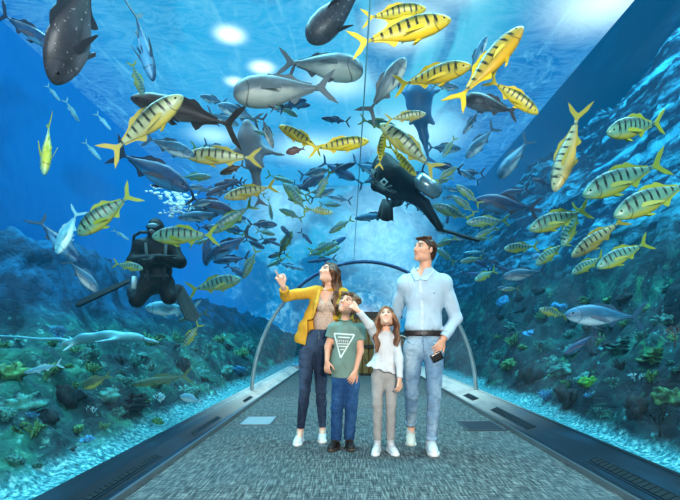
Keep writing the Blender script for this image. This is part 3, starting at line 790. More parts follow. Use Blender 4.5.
k('giant', 'grey', (363,72), (276,61), 'smooth grey broad fish heading toward the seam', .3, roll=-30)
k('giant', 'charcoal', (309,42), (372,-22), 'grey-black bulky fish plunging from the top edge', .2, roll=-45)
k('jack', 'grey', (406,58), (366,116), 'faded grey fish curving upward behind the blunt-faced yellow fish', .6, bend=.3)
k('tuna', 'grey', (273,148), (261,114), 'slim grey fish nosing down by the shark shape', .7)
k('jack', 'brown', (220,174), (246,164), 'dark brown fish below the pale golden fish', .4)
k('reef', 'rust', (286,153), (306,148), 'reddish brown stubby fish in the bright patch', .3)
k('slim', 'pale', (60,101), (46,84), 'thin pale fish glinting in open blue, first of three', .8)
k('slim', 'pale', (79,122), (64,98), 'thin pale fish glinting in open blue, middle of three', .8)
k('slim', 'pale', (111,130), (95,112), 'thin pale fish glinting in open blue, closest to the barred fish', .8)
k('slim', 'pale', (101,160), (83,140), 'single thin pale fish under the glinting three', .9)
k('slim', 'pale', (129,240), (112,229), 'small white fish by the folded-arm diver\'s shoulder', .2)
k('jack', 'navy', (79,262), (34,216), 'dark fish with raised tail in front of the rock outcrop', .4, roll=-30)
k('jack', 'steel', (98,292), (66,257), 'white-rimmed dark fish sliding down the rock outcrop', .5)
k('jack', 'pale', (57,254), (80,207), 'ghostly white translucent fish before the rock outcrop', -.1, roll=30)
k('jack', 'pale', (145,308), (202,310), 'silver plate-shaped fish between the diver\'s fins', 1.0)
k('slim', 'moss', (178,321), (210,312), 'dark slim fish under the diver\'s fin tip', .5)
k('slim', 'moss', (131,385), (194,375), 'long dark reef fish gliding level over the corals', .1)
k('reef', 'moss', (82,388), (112,374), 'dusky oval reef fish with a yellow streak', .1)
k('reef', 'pale', (180,396), (203,402), 'little pale silver reef fish over the gravel strip', -.1)
k('slim', 'pale', (24,373), (64,363), 'pale blue slim fish near the big coral mound', .0)
k('jack', 'steel', (503,277), (549,270), 'oval silver-blue jack over the man\'s shoulder side', .0)
k('slim', 'pale', (464,253), (486,251), 'thin pale fish lit along its back near the man\'s head', .9)
k('tuna', 'navy', (564,355), (600,331), 'dark fish nosing down into the shaded reef', .2)
k('jack', 'navy', (447,224), (447,210), 'small dark blue fish under the diver\'s leg', .8)
# --- distant shoals: silhouettes in the brightest water
def shoal(n, box, mats, kinds, label, group, Lr=(14,24), ex=(1.2,3.0), seed=1):
    r = random.Random(seed)
    for i in range(n):
        x = r.uniform(box[0], box[2]); y = r.uniform(box[1], box[3]); L = r.uniform(*Lr); a = r.uniform(-.5,.5)+(math.pi if r.random() < .5 else 0)
        fish('distant_fish', 'fish', r.choice(kinds), r.choice(mats), (x+L/2*math.cos(a), y+L/2*math.sin(a)), (x-L/2*math.cos(a), y-L/2*math.sin(a)), label, r.uniform(*ex), group=group, bend=r.choice((-.3,0,.3)))
placed += [(W(400,185,5.6), 1.0), (W(435,220,5.8), .8), (W(155,262,5.1), 1.0)]
shoal(30, (195,170,345,262), ['navy','steel','dim'], ['jack','tuna'], 'small hazy fish in the distant swarm above the woman', 'distant swarm above the woman', (15,32), (.6,3), seed=3)
shoal(22, (430,180,545,300), ['dim','navy','steel'], ['golden','jack'], 'small hazy fish in the distant shoal past the man', 'distant shoal past the man', seed=5)
shoal(18, (190,95,350,200), ['navy','steel','dim'], ['jack','tuna'], 'blurred blue fish high in the bright water', 'blurred fish high in the bright water', (20,38), (1.5,4), seed=9)
shoal(16, (330,80,500,225), ['steel','navy'], ['jack','tuna'], 'blurred blue fish around the horizontal diver', 'blurred fish around the horizontal diver', (24,42), (1.5,4), seed=12)

# --- shark shapes seen from below
def shark(pts_px, D, pec, label, mat, w):
    root = empty('ray_shark', W(*pts_px[0], D)); tag(root, label, 'shark'); base = W(*pts_px[0], D)
    P_ = [W(x, y, D+i*.05)-base for i, (x, y) in enumerate(pts_px)]
    s = SDF(np.min(P_, 0)-.5, np.max(P_, 0)+.5, .022); n = len(P_)
    s.chain(P_, [w*q for q in np.interp(np.linspace(0,1,n), [0,.12,.35,.7,1], [.45,.95,1,.45,.12])], .05, flat=((0,1,0), 1.7))
    for (a, b) in pec:
        a = W(*a, D+.05)-base; b = W(*b, D+.1)-base; s.cone(a, b, w*.55, w*.16, .06, flat=((0,1,0), 3.0))
    me, _ = s.mesh('body'); link('body', me, mat, root)
    t = MB(); e = P_[-1]; d = nrm(P_[-1]-P_[-2]); q = nrm(np.cross(d, (0,1,0)))
    slab(t, [e-d*.03, e+d*.10+q*.13, e+d*.05, e+d*.10-q*.09], (0,.008,0), lambda p: p); t.build('tail_fin', mat, root, False)
k_brown = dark_mat('shark_brown', (128,122,128), (88,84,92)); k_blue = dark_mat('shark_blue', (40,100,140), (18,66,104))
shark([(247,124),(249,136),(252,150),(255,165),(257,184),(259,200)], 6.4, [((250,148),(226,152)),((252,148),(284,155)),((253,162),(246,167)),((255,162),(264,167))], 'brown broad-finned shark seen from below hanging vertically in bright water', k_brown, .15)
shark([(420,82),(419,92),(419,104),(420,118),(424,136),(428,158)], 7.2, [((420,92),(402,92)),((420,92),(440,90)),((421,110),(410,124)),((421,110),(434,124))], 'dark blue ray-shaped shark silhouette under the blunt-faced yellow fish', k_blue, .2)
# --- pale whip ray
def ray():
    D = 4.45; base = W(110, 338, D); root = empty('whip_ray', base)
    tag(root, 'pale white whip ray with pointed snout and long thin tail over the reef', 'ray'); m_ = dark_mat('ray_white', (130,190,200), (84,170,190), emis=.06)
    s = SDF((-.62,-.35,-.22), (.62,.35,.22), .012)
    def q(x, y, dy=0): return W(x, y, D+dy)-base
    s.chain([q(161,343),(q(152,341)),q(135,337),q(112,336),q(88,338),q(70,343),q(62,346)], [.008,.028,.075,.10,.085,.05,.02], .03, flat=((0,.3,1), 2.4))
    s.cone(q(125,337), q(105,333,.28), .06, .02, .05, flat=((0,.2,1), 3)); s.cone(q(125,338), q(95,342,-.25), .06, .02, .05, flat=((0,.2,1), 3))
    s.cone(q(76,342), q(64,351,-.1), .035, .02, .02, flat=((0,.2,1), 2.5)); s.cone(q(76,342), q(68,336,.1), .03, .012, .02, flat=((0,.2,1), 2.5))
    me, _ = s.mesh('body'); link('body', me, m_, root)
    mb = MB(); mb.tube([q(74,342), q(60,339), q(40,339), q(20,337), q(0,336), q(-30,333)], [.018,.014,.011,.009,.007,.004]); mb.build('tail', m_, root)
    mb = MB(); mb.ball(q(145,338.5)+V3(0,-.03,0), .008); mb.build('eye', eyem, root)
ray()

# ================================================================== corals and rocks standing on the reef
def cm(name, a, b): 
    m = M(name); nz = m.noise(m.coord('Object'), 9, 4, .6); c = m.mix(m.rng(nz, .35, .65), lin(a), lin(b))
    return m.done(m.bsdf(c, .7, normal=m.bump(nz, .6, .03), spec=.3, emit=c, emits=.03))
CM = {'green': cm('coral_green', (8,52,40), (74,146,96)), 'teal': cm('coral_teal', (6,52,58), (62,146,138)), 'pale': cm('coral_pale', (70,160,176), (190,236,240)),
      'dark': cm('coral_dark', (1,10,16), (8,42,50)), 'lime': cm('coral_lime', (20,90,34), (80,170,60)), 'rust': cm('coral_rust', (70,50,50), (130,100,84)), 'blue': cm('coral_blue', (10,80,120), (60,150,190))}
corals_at = []
def crag(mb, amp, fr, seed=0):
    v = np.array(mb.v); o = seed*.37
    d = np.sin(v[:,0]*fr*2+o+np.sin(v[:,1]*fr*3))*np.cos(v[:,1]*fr*2.3+o)+np.sin(v[:,2]*fr*2.7+o+2*np.sin(v[:,0]*fr*1.3))+.6*np.sin(v[:,0]*fr*5+v[:,2]*fr*4)*np.cos(v[:,1]*fr*5.5+v[:,2]*fr*3)
    c = v.mean(0); n = v-c; n /= np.maximum(np.linalg.norm(n, axis=1), 1e-6)[:,None]
    mb.v = [tuple(q) for q in v+n*(amp*d)[:,None]]
def coral(kind, px, py, size, mat, label):
    p = on_reef(px, py)
    if p is None: return
    sz = size/F*p[1]; corals_at.append((p, sz)); r = random.Random(int(px*7+py)); root = None
    mb = MB()
    if kind == 'branch':
        def grow(a, d, L, rad, lv):
            b = a+d*L; mb.tube([a, (a+b)/2+V3(*[r.uniform(-.1,.1)*L for _ in range(3)]), b], [rad, rad*.85, rad*.65], 6)
            mb.ball(b, rad*.75, nu=6, nv=4)
            if lv:
                for _ in range(3): grow(b, nrm(d+V3(r.uniform(-.9,.9), r.uniform(-.9,.9), r.uniform(-.1,.7))), L*.7, rad*.65, lv-1)
        for _ in range(5): grow(V3(0,0,-.05*sz), nrm(V3(r.uniform(-.9,.9), r.uniform(-.9,.9), 1)), sz*.28, sz*.045, 2)
        nm = 'branching_coral'
    elif kind == 'brain':
        for i in range(16):
            a = r.uniform(0, 6.28); q = r.uniform(0, .38)*sz
            mb.ball((q*math.cos(a), q*math.sin(a), r.uniform(0,.16)*sz), (sz*r.uniform(.12,.26),)*2+(sz*r.uniform(.12,.22),), nu=22, nv=14)
        nm = 'lumpy_coral'
    elif kind == 'plate':
        for i in range(4):
            z = sz*.14*i; R_ = sz*(.5-.09*i); n = 20; v = [(0,0,z)]+[(R_*(1+.15*math.sin(3*a+i)+.1*r.random())*math.cos(a)+.1*sz*i, R_*(1+.12*math.sin(4*a))*math.sin(a), z+.09*sz+.04*sz*math.sin(5*a)) for a in [6.283*j/n for j in range(n)]]
            v += [(x,y,zz-.035*sz) for x,y,zz in v]; m1 = n+1
            mb.add(v, [(0,1+j,1+(j+1)%n) for j in range(n)]+[(m1,m1+1+(j+1)%n,m1+1+j) for j in range(n)]+[(1+j,m1+1+j,m1+1+(j+1)%n,1+(j+1)%n) for j in range(n)])
        mb.tube([(0,0,-.1*sz),(0,0,.5*sz)], [.1*sz,.06*sz]); nm = 'plate_coral'
    elif kind == 'fan':
        def fan(a, ang, L, rad, lv):
            b = a+L*V3(math.sin(ang), .1*r.uniform(-1,1), math.cos(ang)); mb.tube([a, b], [rad, rad*.7], 5)
            if lv:
                for da in (-.5, -.1, .4): fan(b, ang+da+r.uniform(-.15,.15), L*.72, rad*.65, lv-1)
        fan(V3(0,0,-.05*sz), 0, sz*.3, sz*.03, 4); nm = 'fan_coral'
    else:
        for i in range(7): mb.ball((r.uniform(-.3,.3)*sz, r.uniform(-.3,.3)*sz, r.uniform(-.1,.25)*sz), [sz*r.uniform(.2,.36) for _ in range(3)], nu=9, nv=6)
        nm = 'rock'
    crag(mb, sz*.05, 9/sz, int(px)); o = mb.build(nm, CM[mat]); o.location = p; tag(o, label, 'coral' if nm != 'rock' else 'rock')
for a in [
 ('brain', 14, 376, 34, 'green', 'large lumpy green coral mound topped by pale fish'),
 ('branch', 44, 380, 34, 'green', 'bushy green branching coral on the big mound'),
 ('brain', 18, 410, 46, 'teal', 'teal lumpy coral low in the corner by the glass'),
 ('branch', 30, 440, 36, 'green', 'green branching coral close to the gravel at the corner'),
 ('rock', 44, 420, 26, 'dark', 'dark rock in front of the branching green coral'),
 ('branch', 88, 416, 18, 'pale', 'pale blue starry branching coral standing alone on the reef'),
 ('brain', 106, 398, 30, 'teal', 'teal coral lump under the dusky oval fish'),
 ('plate', 130, 410, 30, 'dark', 'dark plate coral beside the pale starry coral'),
 ('brain', 153, 384, 18, 'green', 'green coral lump under the long dark fish'),
 ('branch', 118, 420, 22, 'teal', 'short teal branching coral above the gravel strip'),
 ('fan', 175, 390, 24, 'teal', 'small teal sea fan near the silver reef fish'),
 ('branch', 205, 358, 30, 'teal', 'teal branching coral under the little diving lime fish'),
 ('brain', 225, 372, 24, 'teal', 'hazy teal coral lump near the pale tunnel ring'),
 ('branch', 160, 402, 16, 'pale', 'small pale coral tuft just over the gravel'),
 ('rock', 70, 400, 30, 'dark', 'dark rock below the ray tail'),
 ('fan', 60, 350, 30, 'blue', 'blue-green sea fan below the ray tail fins'),
 ('brain', 590, 384, 22, 'lime', 'bright lime green coral lump on the dark reef'),
 ('plate', 652, 362, 28, 'green', 'flat green plate coral high on the dark reef'),
 ('branch', 637, 382, 18, 'pale', 'pale blue branching coral on the dark reef'),
 ('branch', 612, 390, 24, 'teal', 'teal branching coral between lime and pale corals'),
 ('fan', 660, 438, 40, 'dark', 'black sea fan in front of the dark reef'),
 ('brain', 560, 372, 26, 'teal', 'teal coral lump near the diving dark fish'),
 ('plate', 620, 350, 26, 'teal', 'teal plate coral under the silver-striped trevally'),
 ('brain', 672, 400, 34, 'green', 'green lumpy coral at the picture edge on the dark reef'),
 ('rock', 640, 412, 30, 'dark', 'dark boulder above the gravel strip'),
 ('branch', 600, 418, 22, 'teal', 'low teal coral bush over the gravel'),
 ('rock', 570, 400, 24, 'dark', 'dark stone low on the reef over the gravel'),
 ('brain', 664, 322, 22, 'teal', 'small teal coral lump above the plate coral'),
 ('branch', 540, 352, 22, 'teal', 'hazy teal coral bush by the ring on the man\'s side'),
 ('rock', 530, 378, 20, 'dark', 'small dark stone by the ring on the man\'s side'),
 ('fan', 675, 345, 24, 'rust', 'brownish sea fan beside the green plate coral'),
 ('brain', 630, 300, 30, 'dark', 'dark coral lump behind the big trevally tail')]: coral(*a)

# many small look-alike corals that cover the slopes
protos = []
for kd in range(6):
    r = random.Random(40+kd); mb = MB()
    if kd % 3 == 0:
        for i in range(11): a = r.uniform(0, 6.28); q = r.uniform(0, .4); mb.ball((q*math.cos(a), q*math.sin(a), r.uniform(-.05,.15)), (r.uniform(.14,.28),)*3, nu=14, nv=9)
        crag(mb, .035, 10, kd); protos.append(('lumpy_coral', mb.mesh('small_lump')))
    elif kd % 3 == 1:
        for i in range(26):
            a = r.uniform(0, 6.28); d = nrm(V3(math.cos(a)*r.uniform(.2,1), math.sin(a)*r.uniform(.2,1), 1)); p = V3(r.uniform(-.2,.2), r.uniform(-.2,.2), -.1); e = p+d*r.uniform(.35,.6)
            mb.tube([p, (p+e)/2+V3(r.uniform(-.05,.05),0,0), e, e+nrm(d+V3(r.uniform(-1,1),r.uniform(-1,1),.2))*.14], [.05,.042,.036,.018], 6)
            mb.tube([(p+e)/2, (p+e)/2+nrm(d+V3(r.uniform(-1,1),r.uniform(-1,1),0))*.2], [.035,.015], 5)
        protos.append(('branching_coral', mb.mesh('small_branch')))
    else:
        for i in range(9):
            a = r.uniform(0, 6.28); c = V3(.3*math.cos(a)*r.random(), .3*math.sin(a)*r.random(), r.uniform(0,.3)); mb.ball(c, (r.uniform(.2,.34), r.uniform(.2,.34), .05), nu=16, nv=6)
            mb.tube([c, c*V3(.4,.4,0)-V3(0,0,.15)], [.06,.08], 6)
        crag(mb, .02, 12, kd); protos.append(('plate_coral', mb.mesh('small_plate')))
LB = {'lumpy_coral': 'small rounded coral, one of many on the %s', 'branching_coral': 'small bushy coral, one of many on the %s', 'plate_coral': 'small layered coral, one of many on the %s'}
def scatter(n, box, side, seed):
    r = random.Random(seed); mats = ['teal','green','dark','teal','blue','green','dark']
    for i in range(n):
        px, py = r.uniform(box[0], box[2]), r.uniform(box[1], box[3]); p = on_reef(px, py)
        if p is None or p[1] > 13: continue
        s_ = abs(p[0]-TCX)-TA
        if s_ < .42: continue
        nm, me = r.choice(protos); mt = r.choice(mats)
        o = bpy.data.objects.new(nm, me); COL.objects.link(o)
        if not len(me.materials): me.materials.append(CM[mt])
        o.material_slots[0].link = 'OBJECT'; o.material_slots[0].material = CM[mt]
        q = r.uniform(11, 22)/F*p[1]
        if any(np.linalg.norm(p-a_) < .62*(q+b_) for a_, b_ in corals_at): bpy.data.objects.remove(o); continue
        if any(np.linalg.norm(p-a_) < .5*(q+b_) for a_, b_ in placed): bpy.data.objects.remove(o); continue
        corals_at.append((p, q)); o.location = p; o.scale = (q, q, q*r.uniform(.7,1.1)); o.rotation_euler = (r.uniform(-.4,.4), r.uniform(-.4,.4), r.uniform(0,6.28))
        tag(o, LB[nm] % side, 'coral', 'small %ss on the %s' % (nm.replace('_', ' '), side))
scatter(420, (0,338,245,470), 'reef slope under the whip ray', 21)
scatter(480, (490,290,680,470), 'dark reef slope by the big trevally', 22)
# ================================================================== bubbles
mbub = simple('bubble_white', (225,245,250), .2)
mb = MB(); r = random.Random(5); Db = 5.3
for i in range(150):
    t = r.random(); x = 168+12*math.sin(t*5)+r.gauss(0, 5+7*t)+10*t; y = 214-26*t+r.gauss(0, 3)
    p = W(x, y, Db+r.uniform(-.15,.15)); q = r.uniform(.006,.022); mb.ball(p, (q*1.3,q,q*.8), nu=8, nv=5)
tag(mb.build('bubbles', mbub), 'cloud of white air bubbles rising over the folded-arm diver', 'bubbles', kind='stuff')
# ================================================================== people
def convex(s, planes, k=.004, op='cut'):          # planes: (point, outward normal); the solid is their common inside
    sl, X, Y, Z = s.box(s.lo, s.lo+s.c*s.n); d = None
    for p, n in planes:
        n = nrm(n); q = (X-p[0])*n[0]+(Y-p[1])*n[1]+(Z-p[2])*n[2]; d = q if d is None else np.maximum(d, q)
    s._put(sl, d*np.ones_like(s.v), k, op)
def hframe(yaw, pitch, roll=0.0):                 # columns: side, forward, up; yaw>0 looks picture-left, pitch>0 looks up
    a, p, r = map(math.radians, (yaw, pitch, roll))
    f = V3(-math.sin(a)*math.cos(p), -math.cos(a)*math.cos(p), math.sin(p))
    u = nrm(V3(0,0,1)-f*f[2]); sd = np.cross(f, u)
    sd, u = sd*math.cos(r)+u*math.sin(r), u*math.cos(r)-sd*math.sin(r)
    return np.stack([sd, f, u], 1)
def head(s, c, R, q=1.0, fem=False, neck=None, nr=.055):
    P = lambda a, b, d: c+R@(V3(a,b,d)*q)
    E = lambda p, r, k=.015, op='add': s.ell(P(*p), V3(*r)*q, R, k*q, op)
    E((0,-.018,.030), (.074,.094,.086)); E((0,.022,-.015), (.062,.070,.080), .03); E((0,.036,-.072), (.047 if not fem else .040,.050,.036), .025)
    E((0,.074,-.097), (.020,.017,.016), .02)
    for x in (-1, 1):
        E((x*.040,.050,-.020), (.024,.026,.024), .02); E((x*.045,.0,-.065), (.02,.035,.025), .02)
        E((x*.031,.093,.012), (.016,.013,.0085), .010, 'cut')
        E((x*.078,-.006,-.002), (.009,.019,.031), .006); E((x*.012,.094,-.030), (.009,.010,.007), .006)
        s.cone(P(x*.012,.086,.036), P(x*.046,.070,.034), .009*q, .006*q, .012*q)
    s.cone(P(0,.084,.022), P(0,.108,-.024), .008*q, .0125*q, .010*q)
    for x in (-1, 1):
        s.cone(P(0,.090,-.0545), P(x*.021,.079,-.0485), .0062*q, .003*q, .005); s.cone(P(0,.088,-.066), P(x*.019,.078,-.0515), .0068*q, .003*q, .005); s.cone(P(0,.097,-.0605), P(x*.020,.086,-.0500), .0022*q, .0012*q, .002, 'cut')
    if neck is not None: s.cone(P(0,-.038,-.050), neck, nr*q*.88, nr*q*1.02, .016)
def skin_colors(me, P, c, R, q, base, lips, brow, smile=False, stubble=None):
    n = len(P); col = np.tile(np.array(lin(base), np.float32), (n, 1)); L = (P-c)@R/q
    def blend(w, cc): col[:] = col*(1-w[:,None])+np.array(lin(cc), np.float32)*w[:,None]
    near = (np.abs(L) < .14).all(1)
    g = lambda d, a, b: np.where(near, 1-ss(a, b, d), 0)
    ax = np.abs(L[:,0])
    blend(.35*g(np.sqrt((ax-.042)**2+(L[:,2]+.025)**2+((L[:,1]-.06)*.5)**2), .008, .03), (214,120,100))
    if stubble: blend(.30*g(np.sqrt((L[:,0]*.8)**2+(L[:,2]+.085)**2+((L[:,1]-.06)*.6)**2), .02, .055), stubble)
    lm = (L[:,1] > .07)
    blend(.85*g(np.sqrt((L[:,0]/.025)**2+((L[:,2]+.0600-22*L[:,0]**2)/.0112)**2), .75, 1.1)*lm, lips)
    if smile: blend(.95*g(np.sqrt((L[:,0]/.017)**2+((L[:,2]+.0600-22*L[:,0]**2)/.0042)**2), .75, 1.2)*lm, (245,240,235))
    bz = L[:,2]-(.037-.10*np.maximum(ax-.03, 0))
    blend(.85*np.where(near, (1-ss(.004, .008, np.abs(bz)))*ss(.010,.014,ax)*(1-ss(.048,.054,ax))*(L[:,1] > .05), 0), brow)
    blend(.55*np.where(near, (1-ss(.012,.018, np.sqrt(((ax-.031)/1.3)**2+(L[:,2]-.013)**2)))*(L[:,1] > .05), 0), (120,72,56))
    at = me.color_attributes.new('Col', 'FLOAT_COLOR', 'POINT'); at.data.foreach_set('color', col.ravel())
def skin_material(name):
    m = M(name); a = m.n('VertexColor', layer_name='Col'); nz = m.noise(m.coord('Object'), 40, 3)
    c = m.mix(m.rng(nz, .3, .7, 0, .10), a.outputs[0], (.95,.62,.5,1))
    return m.done(m.bsdf(c, .48, normal=m.bump(nz, .05, .002), spec=.35, emit=c, emits=.03))
SKIN = skin_material('skin')
EYEW = simple('eye_white', (205,200,196), .3)
def eyes(parent, c, R, q, iris=(70,50,34)):
    im = M('iris_%d'%len(bpy.data.materials)); im = simple('iris_%d'%len(bpy.data.materials), iris, .15)
    for x in (-1, 1):
        o = c+R@(V3(x*.031,.0698,.0112)*q); mb = MB(); mb.ball(o, .0125*q, nu=16, nv=12); e = mb.build('eye', EYEW, parent)
        mb = MB(); mb.ball(o+R@(V3(0,.0105,.001)*q), V3(.0080,.0030,.0080)*q, R, nu=12, nv=8); mb.build('iris', im, e)
def hand(s, w, d, n, q=1.0, curl=(.3,.35,.4,.5), thumb=1, spread=.0, tcurl=.3):
    d = nrm(d); n = nrm(n-d*np.dot(n, d)); sd = np.cross(d, n)*thumb
    s.cone(w-d*.01*q, w+d*.03*q, .021*q, .024*q, .012, flat=(n, 1.35))
    for i in range(4):
        o = (1.5-i)*.0195*q; s.cone(w+d*.02*q+sd*o*.6, w+d*.088*q+sd*o, .0115*q, .0105*q, .010*q)
    Ls = (.068,.076,.070,.055)
    for i in range(4):
        o = (1.5-i)*.0198*q; p = w+d*.088*q+sd*o; a = 0.12
        for j, fr in enumerate((.45,.32,.25)):
            a += curl[i]*(1.0 if j else .8); dd = nrm(d*math.cos(a)-n*math.sin(a)+sd*(1.5-i)*(.05+spread)); e = p+dd*Ls[i]*fr*q
            s.cone(p, e, (.0088-.0007*j)*q, (.0082-.0008*j)*q, .003); p = e
    p = w+d*.022*q+sd*.022*q
    for j, fr in enumerate((.040,.032,.026)):
        dd = nrm(d*(.75+.1*j)+sd*(.75-.35*j*tcurl*2)-n*(.25+tcurl*j*.5)); e = p+dd*fr*q; s.cone(p, e, (.0125-.0015*j)*q, (.011-.0015*j)*q, .006); p = e
def bounds(pts, pad): P = np.array(pts); return P.min(0)-pad, P.max(0)+pad
# --- shoe, modelled once: x to the toe, z up, sole at z=0, ankle above x=0
def shoe_meshes():
    s = SDF((-.11,-.09,-.02), (.26,.09,.17), .0045)
    s.chain([(-.03,0,.045),(.05,0,.048),(.12,0,.04),(.185,.004,.030)], [.036,.038,.040,.030], .02, flat=((0,0,1), 1.0))
    s.cone((-.012,0,.06), (-.004,0,.115), .036, .037, .02); s.cone((.06,0,.06), (.0,0,.10), .028, .034, .02)
    s.ell((.165,.0,.034), (.048,.042,.030), k=.015); s.cone((-.004,0,.13), (0,0,.10), .028, .028, .004, 'cut')
    s.plane((0,0,.020), (0,0,-1), .002); a, _ = s.mesh('shoe')
    s = SDF((-.11,-.09,-.02), (.26,.09,.06), .0045)
    s.chain([(-.035,0,.012),(.06,.0,.012),(.16,.003,.012),(.19,.004,.014)], [.041,.040,.046,.038], .02)
    s.plane((0,0,0), (0,0,-1), .003); s.plane((0,0,.030), (0,0,1), .003); b, _ = s.mesh('sole')
    mb = MB()
    for i in range(5):
        x = .055+.018*i; z = .092-.0075*i-.0009*i*i; mb.tube([(x,-.026,z-.003),(x,-.01,z+.006),(x+.008,.01,z+.006),(x+.008,.026,z-.004)], .0042, 6)
    mb.tube([(.05,0,.093),(.062,.03,.088),(.05,.045,.07)], .003, 6); mb.tube([(.05,0,.093),(.062,-.03,.088),(.05,-.045,.07)], .003, 6)
    return a, b, mb.mesh('laces')
SHOE = shoe_meshes()
def shoe(parent, at, d, q, mu, ms, ml, up=(0,0,1)):
    """at = point on the ground under the ankle, d = toe direction"""
    d = nrm(d); up = nrm(np.array(up, float)-d*np.dot(up, d)); y = np.cross(up, d)
    o = link('shoe', SHOE[0].copy(), mu, parent); o.data.materials.clear(); o.data.materials.append(mu)
    o.matrix_world = Matrix.Translation(Vector(at))@Matrix(((d[0],y[0],up[0]),(d[1],y[1],up[1]),(d[2],y[2],up[2]))).to_4x4()@Matrix.Scale(q, 4)
    for i, (nm, mt) in enumerate((('sole', ms), ('laces', ml))):
        c = link(nm, SHOE[i+1].copy(), mt, o); c.data.materials.clear(); c.data.materials.append(mt)
def cloth(name, col, var=.12, scale=6, fine=260, rough=.85, bmp=.35, fold=18):
    m = M(name); v = m.coord('Object'); a = m.noise(v, scale, 3); f = m.noise(v, fine, 2); w = m.noise(m.coord('Object', (1,1,.55)), fold, 3, .5, 1.2)
    c = lin(col); hi = tuple(min(1, x*(1+var)) for x in c[:3])+(1,); lo = tuple(x*(1-var) for x in c[:3])+(1,)
    cc = m.mix(m.rng(a, .35, .65), lo, hi); cc = m.mix(m.rng(w, .55, .35, 0, .22), cc, tuple(x*.6 for x in c[:3])+(1,))
    h = m.math('ADD', m.math('MULTIPLY', w, 1.0), m.math('MULTIPLY', f, .12))
    return m.done(m.bsdf(cc, rough, normal=m.bump(h, bmp, .03), spec=.2))
def denim(name, col, fade):
    m = M(name); v = m.coord('Object'); a = m.noise(m.coord('Object', (1,1,.4)), 5, 3); f = m.noise(m.coord('Object', (1,1,.3)), 220, 2); w = m.noise(m.coord('Object', (.8,.8,1.6)), 16, 3, .5, 1.0)
    cc = m.mix(m.rng(a, .40, .66), lin(col), lin(fade)); cc = m.mix(m.rng(f, .4, .7, 0, .12), cc, lin(tuple(min(255, q+40) for q in fade)))
    cc = m.mix(m.rng(w, .5, .3, 0, .35), cc, lin(tuple(q*.6 for q in col)))
    return m.done(m.bsdf(cc, .85, normal=m.bump(w, .4, .03), spec=.2))
def hairm(name, dark, light, zs=.12, sc=60):
    m = M(name); a = m.noise(m.coord('Object', (1,1,zs)), sc, 4, .6, .4); b = m.noise(m.coord('Object', (1,1,.5)), 9, 2)
    k_ = m.math('ADD', m.math('MULTIPLY', a, .6), m.math('MULTIPLY', b, .45))
    c = m.mix(m.rng(k_, .42, .66), lin(dark), lin(light))
    return m.done(m.bsdf(c, .42, normal=m.bump(a, .6, .01), spec=.45))
def hair_cap(s, c, R, q, fr=(.075,.062), bk=(-.06,-.075), puff=1.0, k=.01):
    P = lambda a, b, d: c+R@(V3(a,b,d)*q)
    s.ell(P(0,-.022,.036), V3(.084,.104,.090)*q*puff, R, k)
    s.ell(P(0,-.045,-.02), V3(.074,.070,.075)*q*puff, R, .02)
    p1 = V3(0,*fr); p2 = V3(0,*bk); t = p1-p2; nn = R@nrm(V3(0, t[2], -t[1])); s.plane(P(*p1), nn, .012)
white = simple('shoe_white', (226,228,228), .5, 0, .05, 60); solew = simple('sole_white', (238,238,236), .5); lace = simple('lace_white', (190,194,198), .7)
tan = simple('shoe_cream', (206,198,184), .6, 0, .08, 60); brownsh = simple('shoe_brown', (38,28,24), .5, 0, .15, 60, .2); soleb = simple('sole_brown', (70,60,52), .6)

